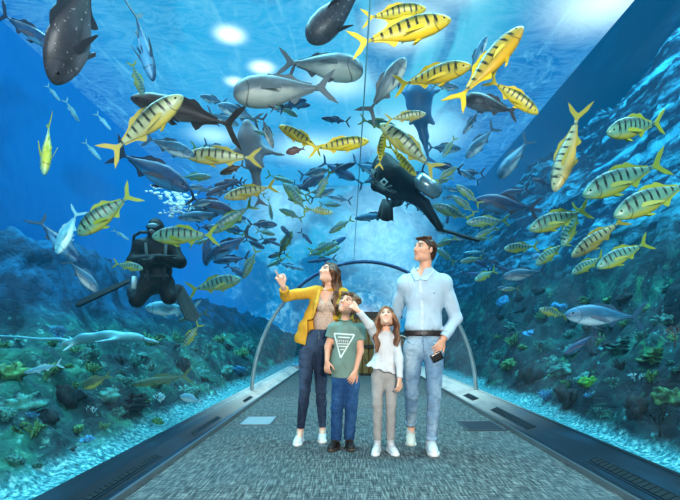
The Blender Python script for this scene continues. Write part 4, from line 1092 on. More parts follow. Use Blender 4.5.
# ------------------------------------------------------------------ man
def man():
    D = 4.23; J = lambda x, y, dy=0.: W(x, y, D+dy)
    root = empty('person', (float(J(424,250)[0]), D, 0)); inv = V3(*root.location)
    tag(root, 'man with short brown hair in pale blue shirt and light jeans looking aside', 'person')
    T = lambda x, y, dy=0.: J(x, y, dy)-inv
    c = T(424.3,250.6); R = hframe(56, 12); q = 1.0
    nb = T(424.5,271,.03); sl, sr = T(406,283,.03), T(443.5,283,.03)
    el, er = T(395.5,313,.20), T(456,318,.06); wl, wr = T(394,336,.36), T(443,339,-.06)
    hl, hr = T(413,350,.02), T(434,350,.0); kl, kr = T(411.5,394,.10), T(434,398,-.02); al, ar = T(411,426,.38), T(431,444,.03)
    lo, hi = bounds([c, sl, sr, el, er, wl, wr, al, ar, kl], .16); lo[2] = -.02; hi[1] += .05
    def torso(s, o=0.0, k=.05):
        s.ell(T(425,296,.03), (.170+o,.105+o,.15+o), k=k); s.ell(T(424,318,.02), (.145+o,.093+o,.14+o), k=k); s.ell(T(423.5,344,.02), (.160+o,.105+o,.115+o), k=k)
        s.cone(sl+V3(.01,0,-.015), sr+V3(-.01,0,-.015), .058+o, .058+o, k); s.cone(nb+V3(0,0,-.01), T(425,286,.03), .050+o, .075+o, k); s.cone(nb+V3(0,.0,-.03), sl, .045+o, .045+o, k); s.cone(nb+V3(0,.0,-.03), sr, .045+o, .045+o, k)
    def arms(s, o=0.0, k=.03):
        for a, b, w_ in ((sl,el,wl),(sr,er,wr)):
            s.cone(a, b, .056+o, .043+o, k); s.cone(b, w_, .043+o, .029+o, k)
    def legs(s, o=0.0, k=.03, cal=.054):
        for h, kn, a in ((hl,kl,al),(hr,kr,ar)):
            s.cone(h, kn, .082+o, .052+o, k); s.cone(kn, kn+(a-kn)*.35, .050+o, cal-.007+o, k*.5); s.cone(kn+(a-kn)*.35, a, cal-.007+o, .034+o*1.2, k*.5)
    s = SDF(lo, hi, .005)
    torso(s); arms(s); legs(s); head(s, c, R, q, neck=nb, nr=.054)
    hand(s, wr, T(436,352,-.13)-wr, V3(.45,-.9,.2), 1.02, (.35,.4,.45,.5), -1, .0); hand(s, wl, V3(.5,.1,-.5), V3(0,1,.2), 1.0, (.3,.3,.3,.3), 1)
    s.cone(al, T(412,440,.31), .035, .025, .02); s.cone(ar, T(430,456,-.07), .035, .025, .02)
    me, P = s.mesh('body'); link('body', me, SKIN, root); skin_colors(me, P, c, R, q, (226,170,140), (188,108,94), (70,46,34), stubble=(150,104,86))
    eyes(root, c, R, q)
    # hair
    s = SDF(c-.16, c+.16, .004); hair_cap(s, c, R, q, (.074,.072), (-.050,-.060), .99)
    Pp = lambda a, b, d: c+R@(V3(a,b,d)*q)
    for x in np.linspace(-.048, .048, 6): s.cone(Pp(x,.0,.112), Pp(x*.9+.004,.064,.096), .016, .012, .012)
    s.cone(Pp(.074,.008,.04), Pp(.076,.012,-.008), .010, .005, .01); s.cone(Pp(-.074,.008,.04), Pp(-.076,.012,-.008), .010, .005, .01)
    s.wobble(.002, 120, 1); me, _ = s.mesh('hair', 1); link('hair', me, hairm('hair_man', (44,26,16), (104,66,42), 1.0, 45), root)
    # shirt
    sh = cloth('shirt_blue', (186,210,226), .06, 5, 300, .8, .35, 11)
    s = SDF(lo, hi, .006); torso(s, .018); s.ell(T(423,327,.02), (.162,.112,.07), k=.04); arms(s, .013)
    for b, w_ in ((el,wl),(er,wr)): s.cone(w_+(b-w_)*.18, w_+(b-w_)*.05, .040, .040, .01); s.plane(w_+(b-w_)*.03, w_-b, .003, w_-.09, w_+.09)
    s.plane((0,0,T(423,332)[2]), (0,0,-1), .004, (lo[0],lo[1],lo[2]), (T(446,0)[0], hi[1], T(423,330)[2])) if 0 else None
    zc = T(423,331.5)[2]; xl, xr = T(401.5,0)[0], T(445,0)[0]
    convex(s, [((0,0,zc),(0,0,1)), ((xl,0,0),(-1,0,0)), ((xr,0,0),(1,0,0)), ((0,.2,0),(0,1,0))], .004)
    s.ell(nb+V3(0,-.015,.055), (.066,.066,.06), k=.01, op='cut')
    convex(s, [(T(420,280.5,-.2), (0,0,-1)), (T(415.5,269,0), (-.9,0,-.42)), (T(423.5,269,0), (.95,0,-.30)), ((0,.02,0),(0,1,0))], .004)
    s.wobble(.0045, 34, 2); me, _ = s.mesh('shirt', 1); shirt = link('shirt', me, sh, root)
    def front(px, py, r=.118):                     # a point on the chest surface at a pixel
        best = None
        v0 = T(px, py, -.3); dirv = nrm(J(px, py)-V3(0,0,CH))
        from mathutils.bvhtree import BVHTree
        h = bvh.ray_cast(Vector(v0), Vector(dirv)); return V3(*h[0]) if h[0] is not None else T(px, py, -.1)
    from mathutils.bvhtree import BVHTree
    bvh = BVHTree.FromPolygons([v.co for v in me.vertices], [p.vertices for p in me.polygons])
    pl = [front(x, y)-V3(0,.004,0) for x, y in ((420.2,281),(420.8,292),(421.8,305),(422,313),(422,321),(422,329))]
    mb = MB()
    for a, b in zip(pl[:-1], pl[1:]):
        mb.add([a+V3(-.014,0,0), a+V3(.014,0,0), b+V3(.014,0,0), b+V3(-.014,0,0), a+V3(-.014,.01,0), a+V3(.014,.01,0), b+V3(.014,.01,0), b+V3(-.014,.01,0)], [(0,1,2,3),(4,7,6,5),(0,3,7,4),(1,5,6,2)])
    link('placket', mb.mesh('placket', False), cloth('placket_blue', (206,224,236), .03), shirt)
    bt = simple('button', (235,238,240), .3)
    for i, p in enumerate(pl): mb = MB(); mb.ball(p-V3(0,.003,0), (.006,.003,.006), nu=8, nv=5); mb.build('button', bt, shirt)
    # collar
    mb = MB()
    for pts in (((414,266.5,.03),(419.6,279.5,-.085),(415.2,281,-.10),(410.6,271.5,-.03)), ((431,266,.04),(421,279.5,-.085),(427.2,280,-.105),(434.5,270.5,-.03))):
        slab(mb, [T(*p) for p in pts], tuple(V3(0,-.004,.001)), lambda p: p)
    n_ = 14; ring_ = [nb+V3(.062*math.cos(t_), .0+.066*math.sin(t_), .018+.016*math.sin(t_)) for t_ in [math.radians(-20+220*i/n_) for i in range(n_+1)]]
    mb.tube(ring_, .013, 8); cm_ = mb.mesh('collar', False); link('collar', cm_, cloth('collar_blue', (200,220,233), .04), shirt)
    for b, w_ in ((er,wr),(el,wl)):
        mb = MB(); mb.tube([w_+(b-w_)*.05, w_+(b-w_)*.20], [.0425,.0445], 20, False); mb.build('cuff', sh, shirt)
    mb = MB(); p = front(434, 293)-V3(0,.003,0); mb.tube([p+V3(-.008,0,0), p+V3(.008,0,0)], .0025, 6); mb.tube([p+V3(0,0,.006), p+V3(0,0,-.006)], .002, 6); tag(mb.build('emblem', simple('emblem_grey', (110,126,140), .6), shirt), 'tiny grey embroidered chest emblem')
    # jeans
    dj = denim('denim_light', (112,150,182), (178,204,220))
    s = SDF(lo, hi, .006); s.ell(T(423.5,344,.02), (.168,.113,.13), k=.05); legs(s, .009, .03, .056)
    for kn, a in ((kl,al),(kr,ar)): s.cone(a+(kn-a)*.10, a+(kn-a)*.02, .045, .047, .02)
    s.plane((0,0,T(423,331)[2]), (0,0,1), .003)
    s.plane(al+(kl-al)*.10, al-kl, .003, al-.12, al+.12); s.plane(ar+(kr-ar)*.10, ar-kr, .003, ar-.12, ar+.10)
    s.wobble(.0022, 42, 3); me, _ = s.mesh('jeans', 1); jn = link('jeans', me, dj, root)
    for kn, a in ((kl,al),(kr,ar)):
        mb = MB(); p = a+(kn-a)*.09; u = nrm(kn-a); mb.tube([p, p+u*.035], [.0515,.0515], 24); mb.build('hem', simple('hem_blue_%d'%int(a[1]*99), (150,182,206), .8, 0, .1, 60), jn)
    bvh = BVHTree.FromPolygons([v.co for v in me.vertices], [p.vertices for p in me.polygons])
    mb = MB(); f1 = [front(x, y)-V3(0,.002,0) for x, y in ((423,337),(423,343),(423.5,349),(424,353))]; mb.tube(f1, .003, 6); mb.build('fly_seam', simple('seam_blue', (84,120,152), .8), jn)
    for pts in (((406,338),(409,343),(414,345)), ((441,338),(438,343),(433,345))):
        mb = MB(); mb.tube([front(x, y)-V3(0,.001,0) for x, y in pts], .0028, 6); mb.build('pocket_seam', simple('pocket_%d'%pts[0][0], (92,128,160), .8), jn)
    # belt
    s = SDF(lo, hi, .005); s.ell(T(423.5,334,.02), (.172,.119,.16), k=.01); s.plane((0,0,T(0,330.4)[2]), (0,0,1), .002); s.plane((0,0,T(0,335.8)[2]), (0,0,-1), .002)
    me, _ = s.mesh('belt', 1); bl = link('belt', me, simple('belt_leather', (44,34,34), .45), root)
    mb = MB(); bc = T(423,333)+V3(0,-.105,0)
    for a, b in (((-.03,-.02),(.03,-.02)),((.03,-.02),(.03,.02)),((.03,.02),(-.03,.02)),((-.03,.02),(-.03,-.02))): mb.tube([bc+V3(a[0],0,a[1]), bc+V3(b[0],0,b[1])], .004, 6)
    mb.build('buckle', simple('buckle_metal', (120,120,124), .25, .9), bl)
    # shoes
    g1 = ar.copy(); g1[2] = 0; shoe(root, g1+V3(0,.02,0), V3(-.05,-1,0), 1.08, white, solew, lace)
    d = nrm(T(412.5,443,.23)-T(412,432,.45)); d = nrm(V3(d[0], d[1], -.52)); up = nrm(V3(0,-.45,1)); shoe(root, al-up*.10+V3(0,.01,0), d, 1.02, tan, solew, lace, up)
    # phone held in the hand
    ph = W(437,357,D-.12); mb = MB(); R2 = hframe(20, -10); s = SDF(ph-.1, ph+.1, .004); s.rbox(ph, (.037,.006,.05), Matrix.Rotation(.9, 3, 'Y') and np.array(Matrix.Rotation(1.1, 3, 'Y')), .006)
    me, _ = s.mesh('phone'); o = link('phone', me, simple('phone_black', (16,18,20), .2)); tag(o, 'small black phone in the lowered hand of the man', 'phone')
man()

# ------------------------------------------------------------------ woman
def woman():
    D = 4.6; J = lambda x, y, dy=0.: W(x, y, D+dy)
    root = empty('person', (float(J(320,250)[0]), D, 0)); inv = V3(*root.location)
    tag(root, 'woman with long brown hair in mustard blazer and dark jeans pointing upward', 'person')
    T = lambda x, y, dy=0.: J(x, y, dy)-inv
    c = T(328.5,273.5); R = hframe(48, 22, -6); q = .92
    nb = T(329,289.5,.05); sl, sr = T(315.5,292,.02), T(343,294,.03)
    el, wl = T(285.5,296,-.02), T(283.2,286,-.17); er, wr = T(348,318,.08), T(341,330,.03)
    hl, hr = T(307,353,.0), T(321,353,.02); kl, kr = T(305,390,-.03), T(321,391,.03); al, ar = T(300.2,431,.02), T(322.5,429,.14)
    lo, hi = bounds([c, sl, sr, el, er, wl, wr, al, ar, T(278,270,-.2)], .15); lo[2] = -.02
    def torso(s, o=0., k=.04):
        s.ell(T(328,302,.03), (.128+o,.088+o,.12+o), k=k); s.ell(T(325,322,.02), (.103+o,.078+o,.13+o), k=k); s.ell(T(315.5,345,.02), (.135+o,.10+o,.12+o), k=k)
        s.ell(T(322,306,-.05), (.045+o,.04+o,.045+o), k=.03); s.ell(T(334,306,-.05), (.045+o,.04+o,.045+o), k=.03)
        s.cone(sl+V3(.015,0,-.01), sr+V3(-.015,0,-.01), .042+o, .042+o, k); s.cone(nb, T(329,297,.03), .045+o, .06+o, k)
    def arms(s, o=0., k=.025):
        for a, b, w_ in ((sl,el,wl),(sr,er,wr)): s.cone(a, b, .041+o, .034+o, k); s.cone(b, w_, .034+o, .023+o, k)
    def legs(s, o=0., k=.025):
        for h, kn, a in ((hl,kl,al),(hr,kr,ar)):
            s.cone(h, kn, .074+o, .045+o, k*.7); s.cone(kn, kn+(a-kn)*.3, .044+o, .044+o, k*.5); s.cone(kn+(a-kn)*.3, a, .044+o, .027+o, k*.5)
    s = SDF(lo, hi, .005); torso(s); arms(s); legs(s); head(s, c, R, q, True, nb, .050)
    hand(s, wl, T(279.5,277,-.22)-wl, V3(.3,-.9,.1), .95, (1.0,1.0,1.0,1.0), 1, 0, .6)
    h0 = wl+nrm(T(279.5,277,-.22)-wl)*.075; s.cone(h0, T(277.3,274,-.25), .0095, .009, .006); s.cone(T(277.3,274,-.25), T(275.4,270.5,-.27), .0085, .007, .004)
    hand(s, wr, V3(-.5,-.5,-.3), V3(0,-.5,.5), .92, (.3,.3,.3,.3), -1)
    s.cone(al, al+V3(0,-.1,-.05), .03, .025, .02); s.cone(ar, ar+V3(0,-.1,-.05), .03, .025, .02)
    me, P = s.mesh('body'); link('body', me, SKIN, root); skin_colors(me, P, c, R, q, (236,186,160), (206,96,92), (84,54,40), True)
    eyes(root, c, R, q)
    hm = hairm('hair_woman', (66,38,24), (168,112,74), .12, 55)
    s = SDF(c-V3(.22,.24,.42), c+V3(.24,.24,.2), .0045); hair_cap(s, c, R, q, (.070,.085), (-.02,-.085), 1.03)
    Pp = lambda a, b, d: c+R@(V3(a,b,d)*q)
    r = random.Random(4)
    # side nearer the picture right falls over the shoulder and chest; the other side falls behind the neck
    sd = 1 if (R[:,0][0] < 0) else -1               # sign of the side axis that points picture-right
    for i in range(15):
        t = i/14; a = Pp(-sd*(.02+.062*min(1, t*1.6)), .045-.12*t, .085-.05*t); b = Pp(-sd*.082, .028-.10*t, .0)
        b = b if 1 else a
        e1 = T(334+6*t+r.uniform(-.6,.6), 284, -.03+.12*t); e1b = T(336.5+5*t+r.uniform(-.6,.6), 292+r.uniform(-1,2), -.06+.14*t); e2 = T(333.5+6.5*t+r.uniform(-1,1), 301+r.uniform(-1,1), -.10+.12*t); e2b = T(336.5+6*t+r.uniform(-1,1), 307, -.11+.12*t); e3 = T(333.5+6.5*t+r.uniform(-1.2,1.2), 312+r.uniform(-3,4), -.11+.12*t)
        s.chain([a, b, e1, e1b, e2, e2b, e3], [.018,.021,.020,.019,.017,.014,.005], .009)
    for i in range(6):
        t = i/5; a = Pp(sd*(.03+.045*t), .03-.09*t, .07-.04*t); b = Pp(sd*.076, -.01-.06*t, -.02)
        s.chain([a, b, T(323.5+3*t, 289, .02+.03*t), T(322.5+3*t+r.uniform(-1,1), 299, -.02+.03*t), T(323+2*t, 305, -.06)], [.014,.015,.014,.010,.004], .010)
    s.wobble(.004, 75, 4, .4); me, _ = s.mesh('hair', 1); link('hair', me, hm, root)
    # blouse
    m = M('blouse_dotted'); v = m.coord('Object'); vo = m.n('TexVoronoi'); m.set(vo, 'Vector', v); vo.inputs['Scale'].default_value = 62
    nz = m.noise(m.coord('Object'), 14, 3); cc = m.mix(m.rng(vo.outputs['Distance'], .30, .20), lin((214,186,168)), lin((150,112,100)))
    bm_ = m.done(m.bsdf(cc, .7, normal=m.bump(nz, .3, .03), spec=.2))
    s = SDF(lo, hi, .006); torso(s, .010)
    s.plane((0,0,T(0,330)[2]), (0,0,-1), .003); s.ell(nb+V3(-.01,-.02,.05), (.075,.09,.09), k=.01, op='cut')
    convex(s, [(T(325,302,-.2),(0,0,-1)), (T(318.5,288),(-.93,0,-.36)), (T(333,288),(.93,0,-.36)), ((0,.0,0),(0,1,0))], .004)
    s.wobble(.003, 45, 3); me, _ = s.mesh('blouse', 1); link('blouse', me, bm_, root)
    # blazer
    bz = cloth('blazer_mustard', (224,172,62), .08, 5, 300, .8, .35, 12)
    s = SDF(lo, hi, .006); torso(s, .024); arms(s, .016)
    s.chain([T(318,305,.02), T(308,328,.0), T(302.5,339,-.0)], [.085,.085,.080], .03, flat=((0,1,0), 1.3)); s.ell(T(312,338,.05), (.135,.10,.09), k=.04); s.chain([T(333,300,.04), T(331,326,.05)], [.095,.105], .03, flat=((0,1,0), 1.1))
    n = V3(-.16,0,-1); s.plane(T(300,343.5), (-.22,0,-1), .003); s.plane(wl+(el-wl)*.30, wl-el, .003, wl-.075, wl+.075); s.plane(wr+(er-wr)*.1, wr-er, .003, wr-.08, wr+.08)
    s.ell(nb+V3(-.01,-.03,.05), (.066,.09,.09), k=.01, op='cut')
    pA, pB = T(320.5,288), T(309.5,330); tt = nrm(pB-pA); nL = V3(tt[2],0,-tt[0]); nL = nL if nL[0] < 0 else -nL
    pC, pD = T(337,288), T(332,330); t2 = nrm(pD-pC); nR = V3(t2[2],0,-t2[0]); nR = nR if nR[0] > 0 else -nR
    convex(s, [(pA, nL), (pC, nR), ((0,.035,0),(0,1,0)), (T(0,291),(0,0,1))], .005); s.plane(T(0,346,0)+V3(.0,0,-.0), (0,0,-1), .003)
    convex(s, [(T(308,0),(-1,0,0)), (T(345,0),(1,0,0)), ((0,.035,0),(0,1,0)), (T(0,320),(0,0,1))], .005)
    s.wobble(.004, 38, 5); me, _ = s.mesh('blazer', 1); jk = link('blazer', me, bz, root)
    s = SDF(lo, hi, .005); s.chain([T(324,287.5,.03), T(319.5,291,-.045), T(316.5,303,-.10), T(312.5,318,-.10)], [.012,.016,.016,.006], .01, flat=((0,1,0), 1.8)); s.chain([T(334,287.5,.05), T(338,292,-.02), T(336,306,-.09)], [.012,.014,.008], .01, flat=((0,1,0), 1.8))
    me, _ = s.mesh('lapel'); link('lapel', me, cloth('lapel_mustard', (236,188,80), .05), jk)
    # jeans
    s = SDF(lo, hi, .0055); s.ell(T(315.5,345,.02), (.139,.104,.13), k=.04); s.ell(T(321,333,.02), (.108,.085,.07), k=.04); legs(s, .007)
    s.plane((0,0,T(0,329.5)[2]), (0,0,1), .003); s.plane(al+(kl-al)*.07, al-kl, .003, al-.1, al+.1); s.plane(ar+(kr-ar)*.07, ar-kr, .003, ar-.1, ar+.1)
    s.wobble(.0025, 48, 3); me, _ = s.mesh('jeans', 1); jn = link('jeans', me, denim('denim_dark', (36,50,72), (74,96,124)), root)
    mb = MB(); p = T(319.5,331.5)+V3(0,-.085,0); mb.tube([p, p+V3(0,-.012,-.05), p+V3(0,-.016,-.10)], .003, 6); mb.build('zip', simple('zip_silver', (190,192,196), .3, .9), jn)
    for a, dx in ((al,-.10),(ar,.02)):
        g0 = a.copy(); g0[2] = 0; shoe(root, g0+V3(0,.0,0), V3(dx,-1,0), .90, white, solew, lace)
woman()

# ------------------------------------------------------------------ boy
def boy():
    D = 4.35; J = lambda x, y, dy=0.: W(x, y, D+dy)
    root = empty('person', (float(J(346,250)[0]), D, 0)); inv = V3(*root.location)
    tag(root, 'boy with tousled hair in sage green T-shirt and blue jeans, head tilted back', 'person')
    T = lambda x, y, dy=0.: J(x, y, dy)-inv
    c = T(347.3,304.6,-.0); R = hframe(22, 26, 14); q = .93
    nb = T(345.5,321,.03); sl, sr = T(333.5,328,.02), T(359.5,328.5,.02)
    el, wl = T(327.8,347,.02), T(327,361,-.05); er, wr = T(360.5,351,.02), T(355.5,371,-.07)
    hl, hr = T(339.5,384,.0), T(352,384,.0); kl, kr = T(337,409,-.02), T(351,409,-.01); al, ar = T(336,442,.04), T(349,441,.06)
    lo, hi = bounds([c, sl, sr, el, er, wl, wr, al, ar], .14); lo[2] = -.02
    def torso(s, o=0., k=.04):
        s.ell(T(346,340,.02), (.118+o,.082+o,.12+o), k=k); s.ell(T(344,358,.02), (.108+o,.080+o,.12+o), k=k); s.ell(T(345.5,378,.02), (.115+o,.085+o,.09+o), k=k)
        s.cone(sl+V3(.01,0,-.01), sr+V3(-.01,0,-.01), .040+o, .040+o, k); s.cone(nb, T(346,328,.02), .042+o, .058+o, k)
    def arms(s, o=0., k=.02):
        for a, b, w_ in ((sl,el,wl),(sr,er,wr)): s.cone(a, b, .037+o, .030+o, k); s.cone(b, w_, .030+o, .021+o, k)
    def legs(s, o=0., k=.03):
        for h, kn, a in ((hl,kl,al),(hr,kr,ar)): s.cone(h, kn, .058+o, .043+o, k*.4); s.cone(kn, a, .042+o, .034+o*1.2, k*.3)
    s = SDF(lo, hi, .005); torso(s); arms(s); legs(s); head(s, c, R, q, True, nb, .046)
    hand(s, wl, T(327,371,-.07)-wl, V3(-.5,-.8,0), .82, (.4,.5,.5,.5), -1); hand(s, wr, T(351,381,-.12)-wr, V3(.4,-.9,.2), .85, (.4,.5,.5,.6), -1)
    s.cone(al, al+V3(-.01,-.05,-.03), .026, .018, .01); s.cone(ar, ar+V3(0,-.05,-.03), .026, .018, .01)
    me, P = s.mesh('body'); link('body', me, SKIN, root); skin_colors(me, P, c, R, q, (230,172,142), (176,84,76), (104,72,50), True)
    eyes(root, c, R, q, (80,70,60))
    s = SDF(c-.19, c+.19, .0042); hair_cap(s, c, R, q, (.070,.080), (-.035,-.075), 1.06)
    Pp = lambda a, b, d: c+R@(V3(a,b,d)*q); r = random.Random(3)
    for i in range(40):
        a = r.uniform(0, 6.28); x, y = .075*math.cos(a), -.02+.085*math.sin(a); z = r.uniform(-.03,.10)
        if y > .045 and z < .075: z = .085
        p = Pp(x, y, z); s.cone(p, p+R@(V3(x*.22+r.uniform(-.02,.02), (y+.02)*.15+r.uniform(-.02,.02), r.uniform(-.02,.015))), .018, .009, .010)
    s.cone(T(354,297,.03), T(360,302,.02), .03, .018, .02); s.cone(T(352,294.5,.03), T(359,299,.02), .028, .014, .02)
    s.wobble(.003, 100, 2); me, _ = s.mesh('hair', 1); link('hair', me, hairm('hair_boy', (70,46,32), (150,112,80), 1.0, 40), root)
    sg = cloth('tshirt_sage', (124,150,140), .06, 5, 280, .85, .3, 12)
    s = SDF(lo, hi, .0055); torso(s, .014); s.ell(T(343.5,366,.02), (.130,.098,.11), k=.04)
    for a, b in ((sl,el),(sr,er)): s.cone(a, a+(b-a)*.55, .052, .056, .02)
    s.plane((0,0,T(0,377.5)[2]), (0,0,-1), .003); s.ell(nb+V3(0,-.01,.045), (.058,.062,.055), k=.006, op='cut')
    for a, b, x in ((sl,el,-1),(sr,er,1)):
        p = a+(b-a)*.52; l_, h_ = p-V3(.09,.09,.09), p+V3(.09,.09,.09)
        if x < 0: h_[0] = T(333.5,0)[0]-.0
        else: l_[0] = T(357.5,0)[0]
        s.plane(p, b-a, .003, l_, h_)
    s.wobble(.0035, 45, 6); me, _ = s.mesh('tshirt', 1); ts = link('tshirt', me, sg, root)
    mb = MB(); n = 20; mb.tube([nb+V3(0,-.01,-.005)+V3(.058*math.cos(t), .062*math.sin(t), .016*abs(math.cos(t))) for t in [6.283*i/n for i in range(n+1)]], .006, 6); mb.build('neck_rib', cloth('rib_sage', (112,146,130)), ts)
    # chest print: inverted triangle outline with stacked bands
    from mathutils.bvhtree import BVHTree
    bvh = BVHTree.FromPolygons([v.co for v in me.vertices], [p.vertices for p in me.polygons])
    def front(px, py, off=.0025):
        v0 = T(px, py, -.4); dv = nrm(J(px, py)-V3(0,0,CH)); h = bvh.ray_cast(Vector(v0), Vector(dv)); return (V3(*h[0]) if h[0] is not None else T(px, py, -.09))-V3(0,off,0)
    def strip(mb, a, b, w, n=10):
        a = np.array(a, float); b = np.array(b, float); t = nrm(b-a); nn = V3(-t[1], t[0])*w/2; v = []
        for i in range(n+1):
            p = a+(b-a)*i/n; v += [front(*(p+nn)), front(*(p-nn))]
        mb.add(v, [(2*i, 2*i+1, 2*i+3, 2*i+2) for i in range(n)])
    mb = MB()
    for a, b, w_ in (((334.2,333.4),(354.4,334.8),1.5), ((334.2,333.4),(340.6,357.8),1.5), ((354.4,334.8),(340.6,357.8),1.5), ((337,343.6),(349,344),1.0),
                     ((338,337.0),(350,337.8),1.2), ((338.5,346.2),(346.8,346.6),1.2), ((340.2,349.4),(344.2,349.6),1.0)): strip(mb, a, b, w_)
    for i in range(6): strip(mb, (338+i*2.0, 339.4+.1*i), (337.6+i*2.0, 342+.1*i), .9, 3)
    o = link('chest_print', mb.mesh('chest_print', False), simple('print_white', (222,232,228), .7), ts); tag(o, 'white inverted triangle print with bands of small lettering')
    mb = MB(); strip(mb, (337.5,340.6), (350,341.2), 3.2); o = link('chest_print_band', mb.mesh('chest_print_band', False), simple('print_grey', (96,112,112), .7), ts); o.location = (0,.0008,0)
    s = SDF(lo, hi, .006); s.ell(T(345.5,378,.02), (.124,.096,.10), k=.02); legs(s, .013)
    s.plane((0,0,T(0,372)[2]), (0,0,1), .003)
    for a, kn in ((al,kl),(ar,kr)): s.plane(a+(kn-a)*.06, a-kn, .003, a-.1, a+.1)
    s.wobble(.003, 46, 8); me, _ = s.mesh('jeans', 1); link('jeans', me, denim('denim_mid', (36,76,122), (74,124,172)), root)
    for a, dx in ((al,-.28),(ar,.12)):
        g0 = a.copy(); g0[2] = 0; shoe(root, g0, V3(dx,-1,0), .86, brownsh, soleb, simple('lace_brown_%d'%int(dx*100), (60,48,40), .7))
boy()

# ------------------------------------------------------------------ girl
def girl():
    D = 4.16; J = lambda x, y, dy=0.: W(x, y, D+dy)
    root = empty('person', (float(J(386,250)[0]), D, 0)); inv = V3(*root.location)
    tag(root, 'small girl with long wavy hair in white ruffled blouse and grey trousers, one arm raised', 'person')
    T = lambda x, y, dy=0.: J(x, y, dy)-inv
    c = T(386.3,317.2); R = hframe(8, 26, -4); q = .80
    nb = T(386,331,.03); sl, sr = T(376,338,.02), T(395,338,.02)
    el, wl = T(369.5,325,-.10), T(358.5,311,-.16); er, wr = T(399,360,-.08), T(399.5,379,-.13)
    hl, hr = T(378,376,.01), T(391,376,.01); kl, kr = T(377.5,404,-.01), T(391,404,.0); al, ar = T(377.5,444,.07), T(390.5,444,.07)
    lo, hi = bounds([c, sl, sr, el, er, wl, wr, al, ar, T(352,304,-.15)], .12); lo[2] = -.02
    def torso(s, o=0., k=.035):
        s.ell(T(386,348,.02), (.092+o,.072+o,.10+o), k=k); s.ell(T(385.5,360,.02), (.088+o,.072+o,.10+o), k=k); s.ell(T(384.5,374,.02), (.100+o,.080+o,.08+o), k=k)
        s.cone(sl+V3(.01,0,-.01), sr+V3(-.01,0,-.01), .034+o, .034+o, k); s.cone(nb, T(386,338,.02), .034+o, .05+o, k)
    def arms(s, o=0., k=.02):
        for a, b, w_ in ((sl,el,wl),(sr,er,wr)): s.cone(a, b, .030+o, .026+o, k); s.cone(b, w_, .026+o, .018+o, k)
    def legs(s, o=0., k=.025):
        for h, kn, a in ((hl,kl,al),(hr,kr,ar)): s.cone(h, kn, .053+o, .038+o, k*.5); s.cone(kn, a, .037+o, .026+o*1.3, k*.5)
    s = SDF(lo, hi, .0045); torso(s); arms(s); legs(s); head(s, c, R, q, True, nb, .044)
    hand(s, wl, T(353.5,306.5,-.18)-wl, V3(.3,-.8,.4), .78, (.25,.7,.8,.9), 1); hand(s, wr, T(399,390,-.15)-wr, V3(.6,-.7,0), .76, (.4,.4,.5,.5), -1)
    s.cone(al, al+V3(0,-.05,-.03), .022, .016, .01); s.cone(ar, ar+V3(0,-.05,-.03), .022, .016, .01)
    me, P = s.mesh('body'); link('body', me, SKIN, root); skin_colors(me, P, c, R, q, (236,184,156), (198,96,90), (110,76,52), True)
    eyes(root, c, R, q, (80,60,44))
    s = SDF(c-V3(.20,.2,.36), c+V3(.20,.2,.16), .0042); hair_cap(s, c, R, q, (.062,.088), (.0,-.085), 1.05)
    Pp = lambda a, b, d: c+R@(V3(a,b,d)*q); r = random.Random(8)
    for sd, xs, yb in ((-1, (377,380), 350), (1, (393,396.5), 342)):
        for i in range(12):
            t = i/11; sg = sd if R[:,0][0] > 0 else -sd
            a = Pp(sg*(.012+.05*t), .055-.09*t, .092-.03*t); b = Pp(sg*.078, .035-.07*t, .0)
            x0 = xs[0] if sd < 0 else xs[1]
            s.chain([a, b, T(x0+sd*(2.2-3*t), 326+r.uniform(-1,1), -.03+.07*t), T(x0+sd*(.2-2.5*t), 332+r.uniform(-1,1), -.05+.07*t), T(x0+sd*(2.6-3.5*t), 338+r.uniform(-1,1), -.07+.06*t), T(x0+sd*(.6-4*t), 344+r.uniform(-1.5,1.5), -.08+.06*t), T(x0+sd*(1.8-4*t)+r.uniform(-.8,.8), yb+r.uniform(-4,3), -.08+.05*t)], [.014,.016,.015,.015,.014,.012,.005], .008)
    s.wobble(.004, 85, 7, .5); me, _ = s.mesh('hair', 1); link('hair', me, hairm('hair_girl', (84,52,34), (170,118,82), .12, 50), root)
    bw = cloth('blouse_white', (214,216,218), .04, 6, 280, .85, .35, 12)
    s = SDF(lo, hi, .0055); torso(s, .012); s.ell(T(385,362,.02), (.115,.09,.07), k=.04); arms(s, .011)
    s.plane(T(384,368), (.25,0,-1), .003, lo, (T(394.5,0)[0], hi[1], T(0,358)[2]))
    s.ell(nb+V3(0,-.01,.04), (.05,.055,.055), k=.006, op='cut')
    s.plane(wl+(el-wl)*.06, wl-el, .003, wl-.06, wl+.06); s.plane(wr+(er-wr)*.04, wr-er, .003, wr-.05, wr+.05)
    s.wobble(.003, 55, 2); me, _ = s.mesh('blouse', 1); bl = link('blouse', me, bw, root)
    # ruffle hem: flared, slanting down to picture right
    mb = MB(); n = 96; v = []; rows = 7
    for j in range(rows+1):
        t = j/rows
        for i in range(n):
            a = 6.283*i/n; ca, sa = math.cos(a), math.sin(a)
            top = T(385,361); rx = .104+.045*t+.010*t*math.sin(11*a+.6)+.006*t*math.sin(23*a); ry = .088+.03*t+.010*t*math.sin(11*a+.6)
            z = top[2]-.015*ca-t*(.055+.055*(ca+1)/2+.006*math.sin(11*a))
            v.append((top[0]+rx*ca-.01*t, top[1]+.02+ry*sa, z))
    f = [(j*n+i, j*n+(i+1)%n, (j+1)*n+(i+1)%n, (j+1)*n+i) for j in range(rows) for i in range(n)]
    mb.add(v, f); rf = mb.build('ruffle', bw, bl); sm = rf.modifiers.new('thick', 'SOLIDIFY'); sm.thickness = .004
    s = SDF(lo, hi, .0055); s.ell(T(384.5,375,.02), (.105,.084,.09), k=.035); legs(s, .008)
    s.plane((0,0,T(0,366)[2]), (0,0,1), .003)
